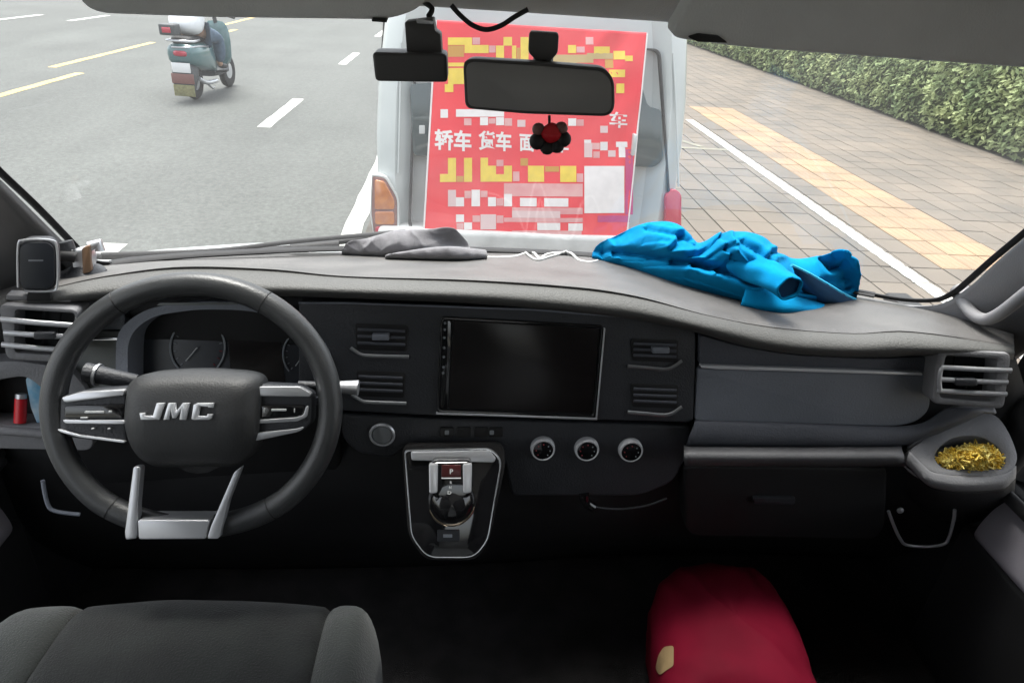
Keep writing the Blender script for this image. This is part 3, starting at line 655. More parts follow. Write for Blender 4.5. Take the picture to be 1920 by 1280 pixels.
pillar([Vector((CX+.70, gY(CX+.70, 1.99)-.02, 1.99)), onglass(2080, 310, .02), onglass(1985, 390, .02), onglass(1925, 442, .02), onglass(1865, 494, .02), onglass(1815, 540, .02), onglass(1760, 572, .02), onglass(1690, 576, .02)],
       [Vector((CX+.77, .56, 2.03)), WX(2120, 380, .90), WX(2040, 440, .915), WX(1980, 487, .925), WX(1920, 540, .935), WX(1870, 590, .945), WX(1850, 625, .95), WX(1820, 650, .96)],
       [Vector((1.02, .30, 2.06)), Vector((.98, .42, 1.92)), Vector((.99, .56, 1.8)), Vector((1.01, .72, 1.66)), Vector((1.03, .88, 1.52)), Vector((1.035, 1.02, 1.38)), Vector((1.035, 1.06, 1.32)), Vector((1.035, 1.1, 1.25))])
gh = tube('grab_handle', smoothpath([WX(1800, 545, .925), WX(1812, 575, .91), WX(1838, 597, .90), WX(1868, 592, .895), WX(1925, 549, .89), WX(1995, 492, .885), WX(2015, 452, .92)], 6), lambda t: .0105+.006*max(0, 1-t*6), M_trim, cab, 12)
# roof, header, walls, floor
box('roof', (-.84, -3.0, 2.1), (1.08, .78, 2.16), M_liner, cab, .01)
hr = []
for z, y in ((2.1, .55), (2.03, .70), (1.955, .78), (1.895, .83), (1.868, .86), (1.862, .875), (1.875, .885), (1.95, .87)):
    hr.append([Vector((CX+.84*(2*i/20-1), y-.12*((2*i/20-1))**2, z)) for i in range(21)])
V, Fc = gridmesh(crossloft(hr, 3)); o = mk('header_panel', V, Fc, M_liner, cab, 60); md = o.modifiers.new('t', 'SOLIDIFY'); md.thickness = .006
box('floor', (-.84, -.3, .60), (1.08, 1.5, .66), M_carpet, cab, .0); box('rear_floor', (-.84, -3.0, .60), (1.08, -.305, .66), M_cabin, cab, .0)
V, Fc = gridmesh([[Vector((-.84+1.92*i/24, 1.012 if j == 0 else max(1.08, gY(-.84+1.92*i/24, 1.22)), 1.19)) for i in range(25)] for j in range(2)]); mk('light_block_cowl', V, Fc, M_rubber, cab, None)  # unseen sheet added to stop light leaking behind the dash
box('firewall', (-.84, 1.42, .6), (1.08, 1.5, 1.185), M_carpet, cab, .0)
def sidewall(sx):
    x0 = CX+sx*.92; lo, hi = min(x0, x0+sx*.06), max(x0, x0+sx*.06)
    dr = box('door', (lo, -.15, .62), (hi, 1.46, 1.095), M_blk2, cab, .012, 3)
    P = [Vector((x0-sx*.02, y, z)) for y, z in ((-.15, 1.095), (.3, 1.10), (.7, 1.10), (1.0, 1.10))]
    tube('window_sill', smoothpath(P, 5), .012, M_rubber, dr, 10)
    prof = crossloft([[Vector((x0-sx*a, y, z)) for y in (-.14, .2, .5, .8, .94)] for a, z in ((-.01, 1.09), (.012, 1.084), (.03, 1.062), (.041, 1.03), (.044, 1.005), (.036, .99))], 3)
    V, Fc = gridmesh(prof); oo = mk('door_card', V, Fc, M_door, dr, 80); oo.modifiers.new('t', 'SOLIDIFY').thickness = .004
    box('light_block_wing', (lo, 1.1, 1.08), (hi, 1.5, 1.26), M_blk2, cab, .01)  # unseen box added to keep side light from behind the dash
    box('lower_door_panel', (min(x0-sx*.001, x0-sx*.042), -.14, .66), (max(x0-sx*.001, x0-sx*.042), .98, .995), M_blk2, dr, .015, 3)  # black colour stands in for the lower door fading into shade
    box('armrest', (min(x0-sx*.1, x0-sx*.17), -.1, .86), (max(x0-sx*.1, x0-sx*.17), .5, .92), M_trim, dr, .02, 3)
    tube('door_frame', smoothpath([Vector((x0, 1.0, 1.10)), Vector((x0+sx*.005, .99, 1.2)), Vector((x0, 1.02, 1.32)), Vector((x0-sx*.01, .96, 1.46)), Vector((x0-sx*.03, .80, 1.64)), Vector((x0-sx*.06, .60, 1.86)), Vector((x0-sx*.08, .42, 1.98))], 6), .028, M_rubber, dr, 10)
    mk('window_glass', [Vector((x0+sx*.03, -.15, 1.09)), Vector((x0+sx*.03, 1.2, 1.09)), Vector((x0-sx*.0, .9, 1.5)), Vector((x0-sx*.04, .5, 1.97)), Vector((x0-sx*.04, -.15, 1.97))], [(0, 1, 2, 3, 4)], M_glassw, dr, None)
    box('quarter_panel', (lo, -3.0, .62), (hi, -.16, 1.12), M_cabin, cab, .01)
    box('roof_rail', (lo, -3.0, 1.95), (hi, .5, 2.12), M_liner, cab, .01)
    for y in (-.3, -1.6, -2.95): box('side_pillar', (lo, y-.06, 1.2), (hi, y+.08, 1.98), M_cabin, cab, .01)
    for y0, y1 in ((-1.55, -.33), (-2.9, -1.65)): box('side_window', (x0+sx*.02-.003, y0, 1.11), (x0+sx*.02+.003, y1, 1.96), M_glassw, cab, 0)
sidewall(-1); sidewall(1)
box('light_block_bench', (.2, -.02, .66), (.97, .5, 1.08), M_seatd, cab, .05, 4); box('light_block_backrest', (.2, -.14, 1.0), (.97, -.01, 1.7), M_seatd, cab, .05, 4)  # unseen seat added to keep light off footwell and glove box
box('rear_door', (-.84, -3.06, .6), (1.08, -3.0, 1.1), M_cabin, cab, .01); box('rear_header', (-.84, -3.06, 1.98), (1.08, -3.0, 2.12), M_cabin, cab, .01)
box('rear_glass', (-.84, -3.04, 1.1), (1.08, -3.035, 1.98), M_glassw, cab, 0)
box('light_block_scuttle', (-.84, 1.03, 1.10), (1.08, 1.5, 1.14), M_rubber, cab, 0)  # unseen slab added to shut out skylight at the dash corners
# white bonnet edge and wiper beyond the glass
V, Fc = gridmesh(crossloft([rail3([(120, 505, 1.50), (300, 487, 1.56), (520, 475, 1.62), (760, 475, 1.66)], 24), rail3([(120, 488, 1.62), (300, 468, 1.66), (420, 459, 1.72), (510, 455, 1.72), (620, 463, 1.74), (760, 474, 1.74)], 24), rail3([(120, 500, 1.85), (300, 485, 1.88), (500, 470, 1.9), (760, 485, 1.9)], 24)], 4))
o = mk('bonnet', V, Fc, M_vwhite, cab, 60); md = o.modifiers.new('t', 'SOLIDIFY'); md.thickness = .01
wp = tube('wiper_arm', smoothpath([onglass(150, 480, -.05), onglass(320, 482, -.05), onglass(480, 470, -.045), onglass(600, 458, -.04), onglass(690, 447, -.04)], 6), .006, M_rubber, cab)
tube('wiper_blade', smoothpath([onglass(190, 478, -.03), onglass(400, 470, -.03), onglass(560, 452, -.03), onglass(760, 434, -.03)], 6), .005, M_rubber, wp)
tube('wiper_joint', [onglass(545, 464, -.03), onglass(635, 456, -.03)], .011, M_rubber, wp, squash=.6)
# ------------------------------------------------------------------ sun visors
def visor(name, label, poly, y0, tilt, grp):
    pl = Plane(WY(poly[0][0], poly[0][1], y0), tilt=tilt); t = thing(name, label, 'sun visor', pl(poly[0][0], poly[0][1]), grp)
    pts = rpoly(poly, 34, 6); plate('pad', pts, pl, -.012, .012, M_visor, t, .011, 4, 60)
    return t, pl
va, pa = visor('sun_visor', 'dark grey sun visor folded at the top on the driver side', [(150, -8), (185, 22), (400, 30), (735, 34), (800, 8), (810, -60), (140, -60)], .74, -10, 'sun visors')
vb, pb = visor('sun_visor', 'large dark grey sun visor hanging over the passenger side', [(1300, -80), (1287, 0), (1245, 66), (1400, 86), (1700, 108), (2050, 132), (2090, -80)], .70, -10, 'sun visors')
plate('mirror_clip', rpoly([(1283, 62), (1302, 56), (1340, 60), (1356, 72), (1300, 70)], 4), pb, .0, .016, M_rubber, vb, .003)
plate('clip', rpoly([(700, 28), (728, 30), (728, 36), (700, 34)], 2), pa, -.014, .014, M_rubber, va, .002)
# ------------------------------------------------------------------ mirror, pendant, dashcam, wire
mp = Plane(WY(1010, 165, .76), tilt=2, yaw=-6)
mir = thing('rear_view_mirror', 'dark rear-view mirror hanging from the windscreen header', 'mirror', mp(1010, 110))
mo = rpoly([(868, 118), (880, 110), (1010, 118), (1135, 128), (1152, 150), (1153, 205), (1140, 219), (985, 214), (872, 204)], 14)
plate('housing', mo, mp, -.035, .0, M_cam, mir, .006, 3, 60)
plate('glass', rpoly([(874, 124), (884, 116), (1010, 124), (1130, 134), (1146, 153), (1147, 202), (1137, 213), (986, 208), (878, 199)], 12), mp, -.002, .0015, M_mirror, mir, .0008)
plate('stem', rpoly([(992, 60), (1048, 64), (1046, 100), (1026, 122), (1012, 122), (990, 98)], 6), mp.off(-.03), -.05, .0, M_cam, mir, .008)
tube('ball_joint', [mp(1018, 112)-mp.n*.06, mp(1018, 150)-mp.n*.02], .011, M_blk2, mir)
dcp = Plane(WY(770, 120, .80), tilt=0)
dc = thing('dashcam', 'black dashcam stuck to the windscreen beside the mirror', 'dashcam', dcp(790, 60))
P = [dcp(706, 123), dcp(838, 126)]
plate('body', rpoly([(700, 96), (838, 99), (840, 152), (706, 150)], 9), dcp, -.03, .012, M_cam, dc, .01, 4, 60)
plate('bracket', rpoly([(758, 42), (812, 36), (816, 60), (826, 66), (828, 104), (762, 100)], 4), dcp, -.045, -.004, M_cam, dc, .003)
plate('bracket_strip', rpoly([(780, 36), (812, 40), (812, 46), (782, 44)], 2), dcp, -.003, .001, M_silver, dc, .001)
tube('lead', smoothpath([dcp(800, 36)-dcp.n*.04, dcp(806, 22)-dcp.n*.05, dcp(790, 10)-dcp.n*.06], 5), .003, M_rubber, dc)
tag(tube('wire', smoothpath([WY(846, 10, .81), WY(862, 28, .81), WY(885, 47, .81), WY(912, 56, .81), WY(940, 48, .81), WY(965, 32, .81), WY(990, 18, .81)], 6), .0026, M_rubber, None), 'thin black wire drooping from the roof header near the mirror', 'wire')
pd_ = thing('hanging_charm', 'small red charm with dark beads hanging under the mirror', 'charm', mp(1030, 232)+mp.n*.01)
tube('string', [mp(1030, 214)+mp.n*.01, mp(1030, 236)+mp.n*.01], .0015, M_rubber, pd_)
lathe('red_knot', [(.0, -.011), (.006, -.009), (.011, -.004), (.012, 0), (.009, .006), (.004, .010), (0, .011)], mp(1034, 247)+mp.n*.01, mp.y, M_redp, pd_, 16)
for x, y, r in ((1008, 262, .009), (1026, 273, .008), (1044, 270, .008), (1056, 258, .0085), (1010, 240, .007), (1052, 238, .007)):
    lathe('bead', [(r*math.sin(a*math.pi/6)+1e-4, -r*math.cos(a*math.pi/6)) for a in range(7)], mp(x, y)+mp.n*.01, mp.y, M_mudred if y < 250 else M_blk2, pd_, 12)
# ================================================================== dashboard
FP = Plane(WY(960, 690, .965), tilt=12); PP = Plane(WY(1500, 740, .955), tilt=10); LP = Plane(WY(960, 850, .95), tilt=6)
GP = Plane(WY(850, 930, .885), tilt=28)
dash = thing('dashboard', 'charcoal dashboard with air vents, dark touch screen and round climate knobs', 'dashboard', (CX, 1.1, .9))
RB = [(-40, 560, 1.0), (60, 530, 1.06), (150, 503, 1.13), (230, 492, 1.22), (400, 482, 1.34), (640, 476, 1.40), (900, 476, 1.42), (1110, 484, 1.41), (1300, 504, 1.37), (1500, 538, 1.29), (1640, 564, 1.21), (1760, 590, 1.11), (1900, 630, 1.0)]
RM = [(-40, 566, .97), (60, 542, 1.0), (150, 520, 1.05), (300, 495, 1.15), (640, 497, 1.19), (900, 500, 1.19), (1150, 515, 1.18), (1350, 550, 1.14), (1500, 578, 1.10), (1700, 606, 1.04), (1900, 642, .97)]
RS = [(-40, 570, .94), (60, 552, .965), (200, 520, 1.0), (330, 503, 1.02), (500, 506, 1.02), (640, 518, 1.01), (900, 526, 1.0), (1100, 540, .995), (1200, 556, .99), (1330, 590, .985), (1450, 612, .98), (1600, 625, .975), (1700, 623, .97), (1900, 652, .95)]
def shift(r, dy, dY): return [(x, y+dy, Y+dY) for x, y, Y in r]
def padY(px, py):
    ps = [interp(r, px) for r in (RB, RM, RS)]
    if py <= ps[0][0]: return ps[0][1]
    for a, b in zip(ps, ps[1:]):
        if a[0] <= py <= b[0]: return a[1]+(b[1]-a[1])*(py-a[0])/max(b[0]-a[0], 1e-3)
    return ps[2][1]
loft('top_pad', [shift(RB, 14, .05), shift(RB, 2, .02), RB, RM, shift(RS, -2.5, .003), shift(RS, -.8, .0012)], M_pad, dash, 90, 4, .003, 60)
RL = [(-40, 584, .925), (60, 568, .945), (200, 552, .965), (330, 546, .97), (540, 545, .965), (650, 549, .962), (900, 560, .96), (1100, 578, .957), (1200, 591, .955), (1300, 612, .952), (1400, 640, .95), (1500, 655, .945), (1650, 661, .94), (1720, 657, .937), (1900, 664, .93)]
def midr(a, b, t, dY):
    out = []
    for x, y, Y in a:
        y2, Y2 = interp(b, x); out.append((x, y+(y2-y)*t, Y+(Y2-Y)*t+dY))
    return out
loft('pad_lip', [shift(RS, 3.5, .012), shift(RS, 1.0, .0), midr(RS, RL, .35, -.008), midr(RS, RL, .75, -.008), RL, shift(RL, 5, .012), shift(RL, 7, .05)], M_lip, dash, 90, 4, .003, 70)
loft('dash_body', [shift(RL, 2, .06), [(-60, 700, 1.03), (640, 700, 1.03), (1300, 720, 1.03), (1920, 750, 1.01)], [(-60, 860, 1.03), (640, 860, 1.01), (1300, 860, 1.0), (1920, 880, 1.01)], [(-60, 1000, 1.05), (640, 1000, 1.03), (1300, 985, 1.02), (1920, 1010, 1.03)], [(-60, 1060, 1.2), (640, 1060, 1.2), (1300, 1030, 1.2), (1920, 1050, 1.2)]], M_blk2, dash, 50, 3, .01, 60)
cp = rpoly([(560, 566), (650, 567), (1000, 580), (1200, 596), (1296, 609), (1306, 628), (1300, 792), (1240, 790), (800, 778), (640, 770), (560, 740)], [4, 20, 60, 60, 14, 14, 10, 20, 30, 20, 10])
plate('centre_panel', cp, FP, -.04, .0, M_blk, dash, .004, 3, 50)
plate('panel_rim', rpoly([(560, 566), (650, 566.5), (1000, 579), (1200, 595), (1296, 608), (1296, 611), (1200, 598), (1000, 582), (650, 569.5), (560, 569)], 1), FP, -.004, .0012, M_panel, dash, .0005)
plate('lower_centre_panel', rpoly([(640, 776), (800, 784), (1240, 797), (1296, 799), (1288, 856), (1262, 905), (1200, 930), (960, 930), (945, 860), (760, 838), (735, 860), (670, 850), (640, 820)], [8, 20, 20, 10, 14, 20, 20, 10, 10, 8, 16, 16, 12]), LP, -.05, .0, M_blk, dash, .005, 3, 50)
# touch screen
scr = frame('touch_screen', rpoly([(826, 592), (1132, 609), (1117, 783), (818, 772)], 9), rpoly([(832, 598), (1126, 614), (1111, 776), (825, 766)], 6), FP, -.01, .005, M_gloss, dash, .0015, -.002)
plate('display', rpoly([(850, 600), (1124, 615.5), (1110, 774.5), (842, 765)], 3), FP, -.004, .0022, M_screen, scr, .0004)
plate('key_strip', rpoly([(833, 599), (849, 600), (841, 765), (826, 764.5)], 3), FP, -.004, .0024, M_gloss, scr, .0004)
plate('edge_trim', rpoly([(818, 770.5), (1116, 780.5), (1131, 614), (1134, 614), (1118.5, 785), (818, 774)], 1), FP, -.003, .0056, M_silver, scr, .0006)
for i, y in enumerate((605, 617, 632, 651, 668, 687, 698)): plate('touch_key', ell(834.5-i*.6, y, 2.4, 2.4, 10), FP, .0, .003, M_dim, scr, 0)
# centre vents
def cvent(x0, y0, x1, y1, tabx, side, slats):
    sk = .035; o = [(x0, y0), (x1, y0+sk*(x1-x0)), (x1-2, y1+sk*(x1-x0)), (x0+3, y1)]
    v = plate('centre_vent', rpoly(o, 5), FP, -.03, .0012, M_blk2, dash, .0005)
    for k in range(slats):
        y = y0+(y1-y0)*(k+.8)/(slats+.9)
        a, b = FP(x0+5, y)+FP.n*.004, FP(x1-5, y+sk*(x1-x0))+FP.n*.004
        tube('slat', [a, a*.5+b*.5, b], .0026, M_panelu, v, 8, squash=.5, up=FP.n)
    if tabx: plate('tab', rpoly(rect(tabx-16, (y0+y1)/2-8, tabx+16, (y0+y1)/2+4), 3), FP, .002, .012, M_panel, v, .002)
    if side < 0: t = [(x0-8, y1-4), (x0+10, y1+8), (x0+30, y1+11), (x1+2, y1+13)]
    else: t = [(x0-6, y1+9), (x0+30, y1+12), (x1-20, y1+14), (x1+6, y1-1)]
    tube('vent_trim', smoothpath([FP(*p)+FP.n*.003 for p in t], 5), .0032, M_vtrim, v, 8, squash=.6, up=FP.n)
    return v
cvent(666, 606, 765, 655, 715, -1, 3); cvent(668, 694, 760, 742, 0, -1, 3); cvent(1182, 634, 1272, 676, 1236, 1, 3); cvent(1182, 718, 1272, 762, 0, 1, 3)
# knobs and switches
def knob(px, py, r, name='climate_knob'):
    c = LP(px, py); s = r*.00086
    k = lathe(name, [(s*.98, 0), (s, .003), (s*.97, .010), (s*.9, .013), (s*.8, .0125)], c, LP.n, M_emb, dash, 32)
    lathe('knob_face', [(s*.8, .0122), (s*.6, .013), (.0, .0134)], c, LP.n, M_gloss, k, 32)
    for a in range(7): 
        q = LP.x*math.cos(R(a*45-45))*s*.55+LP.y*math.sin(R(a*45-45))*s*.55
        lathe('knob_mark', [(.0012, .0125), (.0011, .0141), (0, .0142)], c+q, LP.n, M_redm if a > 2 else M_dim, k, 6)
    return k
knob(1017, 837, 25); knob(1099, 838, 25); knob(1181, 840, 25)
c = LP(717, 813); so = lathe('power_socket', [(.0212, 0), (.0218, .004), (.020, .006), (.0178, .006), (.0172, .0)], c, LP.n, M_silver, dash, 32); lathe('socket_cap', [(.0174, .001), (.016, .0045), (0, .005)], c, LP.n, M_vtrim, so, 28)
for x in (838, 870, 902, 930): plate('switch', rpoly(rect(x-13, 800, x+13, 818), 3), LP, -.002, .0025, M_blk2, dash, .001)
for x in (838, 922): plate('switch_mark', rpoly(rect(x-4, 805, x+4, 813), 2), LP, .002, .0029, M_dim, dash, 0)
# instrument cluster
CPn = Plane(WY(430, 650, 1.0), tilt=18)
bz = frame('instrument_hood', rpoly([(236, 735), (238, 612), (292, 572), (380, 560), (470, 561), (560, 576), (628, 640), (640, 735)], [4, 30, 30, 30, 30, 40, 40, 4]), rpoly([(258, 735), (259, 622), (302, 586), (384, 574), (466, 575), (546, 588), (606, 645), (618, 735)], [4, 30, 30, 30, 30, 40, 40, 4]), CPn, -.06, .035, M_panel, dash, .005, -.03)
plate('hood_top_trim', rpoly([(318, 562), (450, 561), (462, 565), (312, 567)], 2), CPn, .03, .0375, M_gpanel, bz, .001)
cf = plate('instrument_face', rpoly([(240, 745), (240, 600), (320, 565), (540, 570), (640, 640), (640, 745)], 10), CPn, -.04, -.02, M_face, dash, 0)
def dial(cx, cy, rx, ry, a0, a1, nd):
    pts = [CPn(cx+rx*math.cos(R(a)), cy+ry*math.sin(R(a)))-CPn.n*.017 for a in range(a0, a1+1, 6)]
    tube('dial_ring', pts, .0016, M_dim, cf, 6)
    for a in range(a0, a1+1, 18):
        q = [CPn(cx+rx*k*math.cos(R(a)), cy+ry*k*math.sin(R(a)))-CPn.n*.0185 for k in (.8, .9)]; tube('tick', q, .0008, M_dim if a < a1-40 else M_redm, cf, 4)
    q = [CPn(cx+rx*k*math.cos(R(nd)), cy+ry*k*math.sin(R(nd)))-CPn.n*.015 for k in (0, .62)]; tube('needle', q, .001, M_mark, cf, 5)
dial(363, 655, 52, 55, -225, 45, 132); dial(566, 668, 40, 45, -225, 45, 130)
plate('centre_display', rpoly([(420, 636), (520, 638), (530, 728), (428, 728)], 8), CPn, -.03, -.0185, M_screen, cf, 0)
plate('top_display', rpoly([(412, 590), (530, 594), (522, 626), (424, 624)], 8), CPn, -.03, -.0188, M_blk, cf, 0)
# driver side panel left of the cluster with its chrome strip
plate('driver_panel', rpoly([(118, 618), (240, 618), (242, 742), (122, 738)], 6), CPn, -.03, .012, M_gpanel, dash, .003)
plate('chrome_strip', rpoly([(150, 629), (240, 629), (240, 635), (150, 635)], 2), CPn, .01, .0155, M_chrome, dash, .001)
plate('upper_driver_panel', rpoly([(118, 560), (240, 556), (240, 616), (118, 616)], 6), CPn, -.03, .011, M_panel, dash, .003)
plate('knee_panel', rpoly([(100, 745), (640, 760), (640, 900), (560, 960), (160, 950), (90, 880)], 30), Plane(WY(360, 850, .99), tilt=-14), -.04, .0, M_blk2, dash, .01)
# passenger side panels
plate('upper_passenger_panel', rpoly([(1312, 628), (1400, 652), (1500, 667), (1650, 673), (1735, 668), (1738, 697), (1312, 683)], [8, 30, 30, 30, 6, 4, 4]), PP, -.05, .0, M_panelu, dash, .003, 3, 50)  # shade below the lip is put into this darker colour
plate('chrome_strip', rpoly([(1312, 682), (1340, 682.5), (1600, 690.5), (1724, 695.5), (1724, 700.5), (1600, 696.5), (1340, 688.5), (1312, 686)], 2), PP, -.004, .0085, M_emb, dash, .0024, 3)
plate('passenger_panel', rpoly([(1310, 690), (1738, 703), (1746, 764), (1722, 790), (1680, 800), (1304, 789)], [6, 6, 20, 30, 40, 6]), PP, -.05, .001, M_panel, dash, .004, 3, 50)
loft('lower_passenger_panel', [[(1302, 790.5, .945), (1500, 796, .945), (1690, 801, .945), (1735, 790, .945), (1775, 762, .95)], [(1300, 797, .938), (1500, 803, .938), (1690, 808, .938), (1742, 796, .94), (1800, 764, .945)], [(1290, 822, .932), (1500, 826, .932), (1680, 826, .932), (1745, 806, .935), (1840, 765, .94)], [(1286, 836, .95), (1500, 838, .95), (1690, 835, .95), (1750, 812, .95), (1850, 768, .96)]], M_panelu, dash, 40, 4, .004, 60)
loft('ledge', [[(1282, 838, .95), (1500, 839, .95), (1690, 838, .95)], [(1282, 842, .925), (1500, 843, .925), (1690, 842, .925)], [(1282, 852, .905), (1500, 853, .905), (1692, 852, .905)], [(1282, 862, .905), (1500, 863, .905), (1695, 862, .905)], [(1284, 869, .925), (1500, 870, .925), (1700, 870, .925)]], M_ledge, dash, 30, 4, .004, 60)
gb = plate('glove_box', rpoly([(1284, 874), (1665, 878), (1660, 990), (1640, 1012), (1300, 1006), (1284, 990)], 14), Plane(WY(1480, 930, .945), tilt=-6), -.05, .0, M_blk2, dash, .006, 3)
plate('latch', rpoly([(1410, 928), (1490, 929), (1488, 942), (1412, 941)], 4), Plane(WY(1480, 930, .945), tilt=-6), -.002, .006, M_blk, gb, .003)
# side vents
def svent(pl, outer, inner, bars, tab):
    v = frame('side_vent', rpoly(outer, 14), rpoly(inner, 8), pl, -.04, .012, M_tray, dash, .004, -.03)
    plate('duct', rpoly(inner, 8), pl, -.045, -.025, M_rubber, v, 0)
    for (x0, y0, x1, y1) in bars:
        a, b = pl(x0, y0)+pl.n*.011, pl(x1, y1)+pl.n*.011; tube('slat', [a, a*.5+b*.5+pl.n*.002, b], .0042, M_silver, v, 10, squash=.7, up=pl.n)
    x, y = tab; plate('tab', rpoly(rect(x-20, y-7, x+20, y+6), 4), pl, .008, .019, M_blk, v, .003)
    for f in (.35, .65):
        a = [inner[0][k]*(1-f)+inner[1][k]*f for k in (0, 1)]; b = [inner[3][k]*(1-f)+inner[2][k]*f for k in (0, 1)]
        tube('vane', [pl(*a)-pl.n*.018, pl(*b)-pl.n*.018], .0016, M_blk2, v, 4)
    return v
VR = Plane(WY(1815, 700, .93), tilt=10, yaw=-10)
svent(VR, [(1752, 648), (1890, 658), (1876, 762), (1741, 752)], [(1768, 662), (1864, 669), (1856, 748), (1756, 740)], [(1758, 684, 1889, 690), (1752, 706, 1882, 712), (1750, 727, 1880, 734)], (1802, 710))
tube('vent_bracket', smoothpath([VR(1764, 684)+VR.n*.011, VR(1757, 690)+VR.n*.011, VR(1755, 715)+VR.n*.011, VR(1757, 728)+VR.n*.011], 4), .004, M_silver, dash)
VL = Plane(WY(80, 620, .93), tilt=10, yaw=10)
svent(VL, [(4, 566), (152, 576), (142, 676), (18, 668)], [(34, 576), (146, 583), (134, 662), (34, 656)], [(8, 594, 146, 606), (14, 619, 142, 627), (10, 641, 132, 652)], (92, 623))
# corner tray, passenger side
TP = Plane(WY(1820, 850, .915), tilt=62)
to = rpoly([(1702, 846), (1752, 806), (1800, 770), (1866, 770), (1896, 812), (1914, 866), (1884, 893), (1748, 890)], [14, 30, 30, 30, 30, 24, 24, 40])
ti = rpoly([(1752, 858), (1764, 834), (1792, 818), (1836, 816), (1870, 834), (1889, 866), (1872, 878), (1768, 878)], [10, 20, 20, 20, 20, 14, 14, 16])
tr = frame('corner_tray', to, ti, TP, -.035, .0, M_tray, dash, .004, -.055)
plate('tray_bottom', ti, TP, -.06, -.045, M_tray, tr, 0)
loft('tray_back', [[(1700, 838, .955), (1745, 800, .955), (1775, 765, .955), (1862, 766, .955)], [(1702, 846, .93), (1748, 808, .94), (1790, 774, .945), (1866, 776, .945)]], M_tray, tr, 30, 2, .004, 60)
loft('tray_front', [[(1704, 846, .91), (1750, 886, .885), (1880, 889, .885), (1902, 872, .90)], [(1700, 860, .905), (1748, 902, .876), (1880, 904, .876), (1902, 884, .9)], [(1701, 868, .912), (1752, 912, .885), (1879, 913, .885), (1901, 894, .908)]], M_tray, tr, 30, 3, .003, 60)
loft('tray_under', [[(1701, 868, .914), (1752, 912, .887), (1879, 913, .887), (1901, 894, .91)], [(1702, 885, .93), (1760, 935, .93), (1870, 935, .93), (1900, 912, .94)], [(1705, 930, .99), (1760, 970, .99), (1870, 970, .99), (1898, 940, .99)]], M_blk2, tr, 30, 3, .003, 60)  # underside coloured black to stand in for shade below the tray
# corner pocket, driver side
pk = Plane(WY(50, 760, .935), tilt=14, yaw=10)
fr = frame('door_pocket', rpoly([(-50, 680), (30, 676), (130, 690), (170, 740), (175, 845), (-50, 840)], 20), rpoly([(-42, 720), (20, 708), (50, 705), (92, 740), (98, 800), (-42, 795)], [10, 16, 20, 20, 8, 8]), pk, -.05, .0, M_tray, dash, .005, -.06)
plate('pocket_back', rect(-60, 690, 110, 815), pk, -.075, -.055, M_blk2, fr, 0)
tube('pocket_lip', smoothpath([pk(-60, 802)+pk.n*.004, pk(20, 806)+pk.n*.004, pk(100, 814)+pk.n*.002], 5), .007, M_tray, fr)
tube('pocket_hook', smoothpath([pk(80, 900), pk(88, 940), pk(102, 957), pk(150, 964)], 5), .0032, M_panel, dash)
hk = Plane(WY(1730, 990, .93), tilt=0)
tube('bag_hook', smoothpath([hk(1666, 958), hk(1676, 985), hk(1688, 1010), hk(1700, 1021), hk(1735, 1024), hk(1768, 1020), hk(1779, 1008), hk(1788, 975), hk(1790, 955)], 5), .003, M_silver, dash)
lathe('hook_screw', [(.006, 0), (.006, .004), (.0, .006)], hk(1687, 955), hk.n, M_silver, dash, 12)
hk2 = Plane(WY(1110, 940, .94), tilt=0)
tube('under_dash_hook', smoothpath([hk2(1095, 925), hk2(1098, 940), hk2(1112, 950)], 4), .009, M_gloss, dash); tube('under_dash_lead', smoothpath([hk2(1112, 950), hk2(1160, 954), hk2(1210, 948), hk2(1250, 934)], 4), .002, M_blk, dash)
# ------------------------------------------------------------------ gear selector
gs = thing('gear_selector', 'glossy black gear selector with chrome surround in the centre stack', 'gear selector', GP(850, 1040))
go = rpoly([(758, 842), (920, 838), (942, 860), (916, 1012), (890, 1045), (800, 1045), (770, 1005)], [8, 12, 20, 16, 20, 20, 16]); gi = rpoly([(761, 846), (917, 842), (938.5, 863), (913, 1010), (889, 1042), (801, 1042), (773, 1003)], [6, 10, 16, 14, 18, 18, 14])
frame('chrome_surround', go, gi, GP, -.03, .0018, M_chrome, gs, .0006, -.01)
plate('gloss_panel', gi, GP, -.02, .001, M_gloss, gs, .0005)
plate('base_shroud', rpoly([(752, 835), (945, 832), (950, 870), (918, 1020), (895, 1056), (796, 1056), (764, 1010)], 20), GP, -.07, -.012, M_carpet, gs, .006)
plate('top_bar', rpoly([(770, 846), (918, 843), (930, 858), (926, 866), (772, 862)], 4), GP, .0, .005, M_silver, gs, .002)
lv = plate('lever', rpoly([(810, 856), (884, 855), (887, 905), (878, 925), (816, 925), (806, 905)], [10, 10, 14, 14, 14, 14]), GP, .0, .042, M_gloss, gs, .008, 4, 60)
for x in (815, 876): plate('lever_side', rpoly([(x-9, 860), (x+8, 859), (x+7, 912), (x-8, 914)], 4), GP, .034, .0455, M_silver, lv, .004)
plate('gear_window', rpoly(rect(829, 862, 864, 884), 2), GP, .036, .0445, M_redw, lv, .001)
plate('window_line', rpoly(rect(829, 885, 864, 887), 1), GP, .036, .0448, M_mark, lv, .0005)
def ptext(name, s, x0, y0, x1, y1, pl, off, m, parent):
    pts, Fc = textmesh(s, .02); mk(name, [pl(x0+(x1-x0)*u, y1-(y1-y0)*v)+pl.n*off for u, v in pts], Fc, m, parent, None)
ptext('gear_letter', 'P', 844, 869, 850, 878, GP, .0452, M_mark, lv); ptext('gear_letter', 'R', 844, 891, 848, 896, GP, .0432, M_mark, lv); ptext('gear_letter', 'N', 843, 900, 847, 905, GP, .0432, M_mark, lv); ptext('gear_letter', 'D', 840, 909, 847, 915, GP, .0432, M_mark, lv)
kc = GP(847, 934); kr = .037
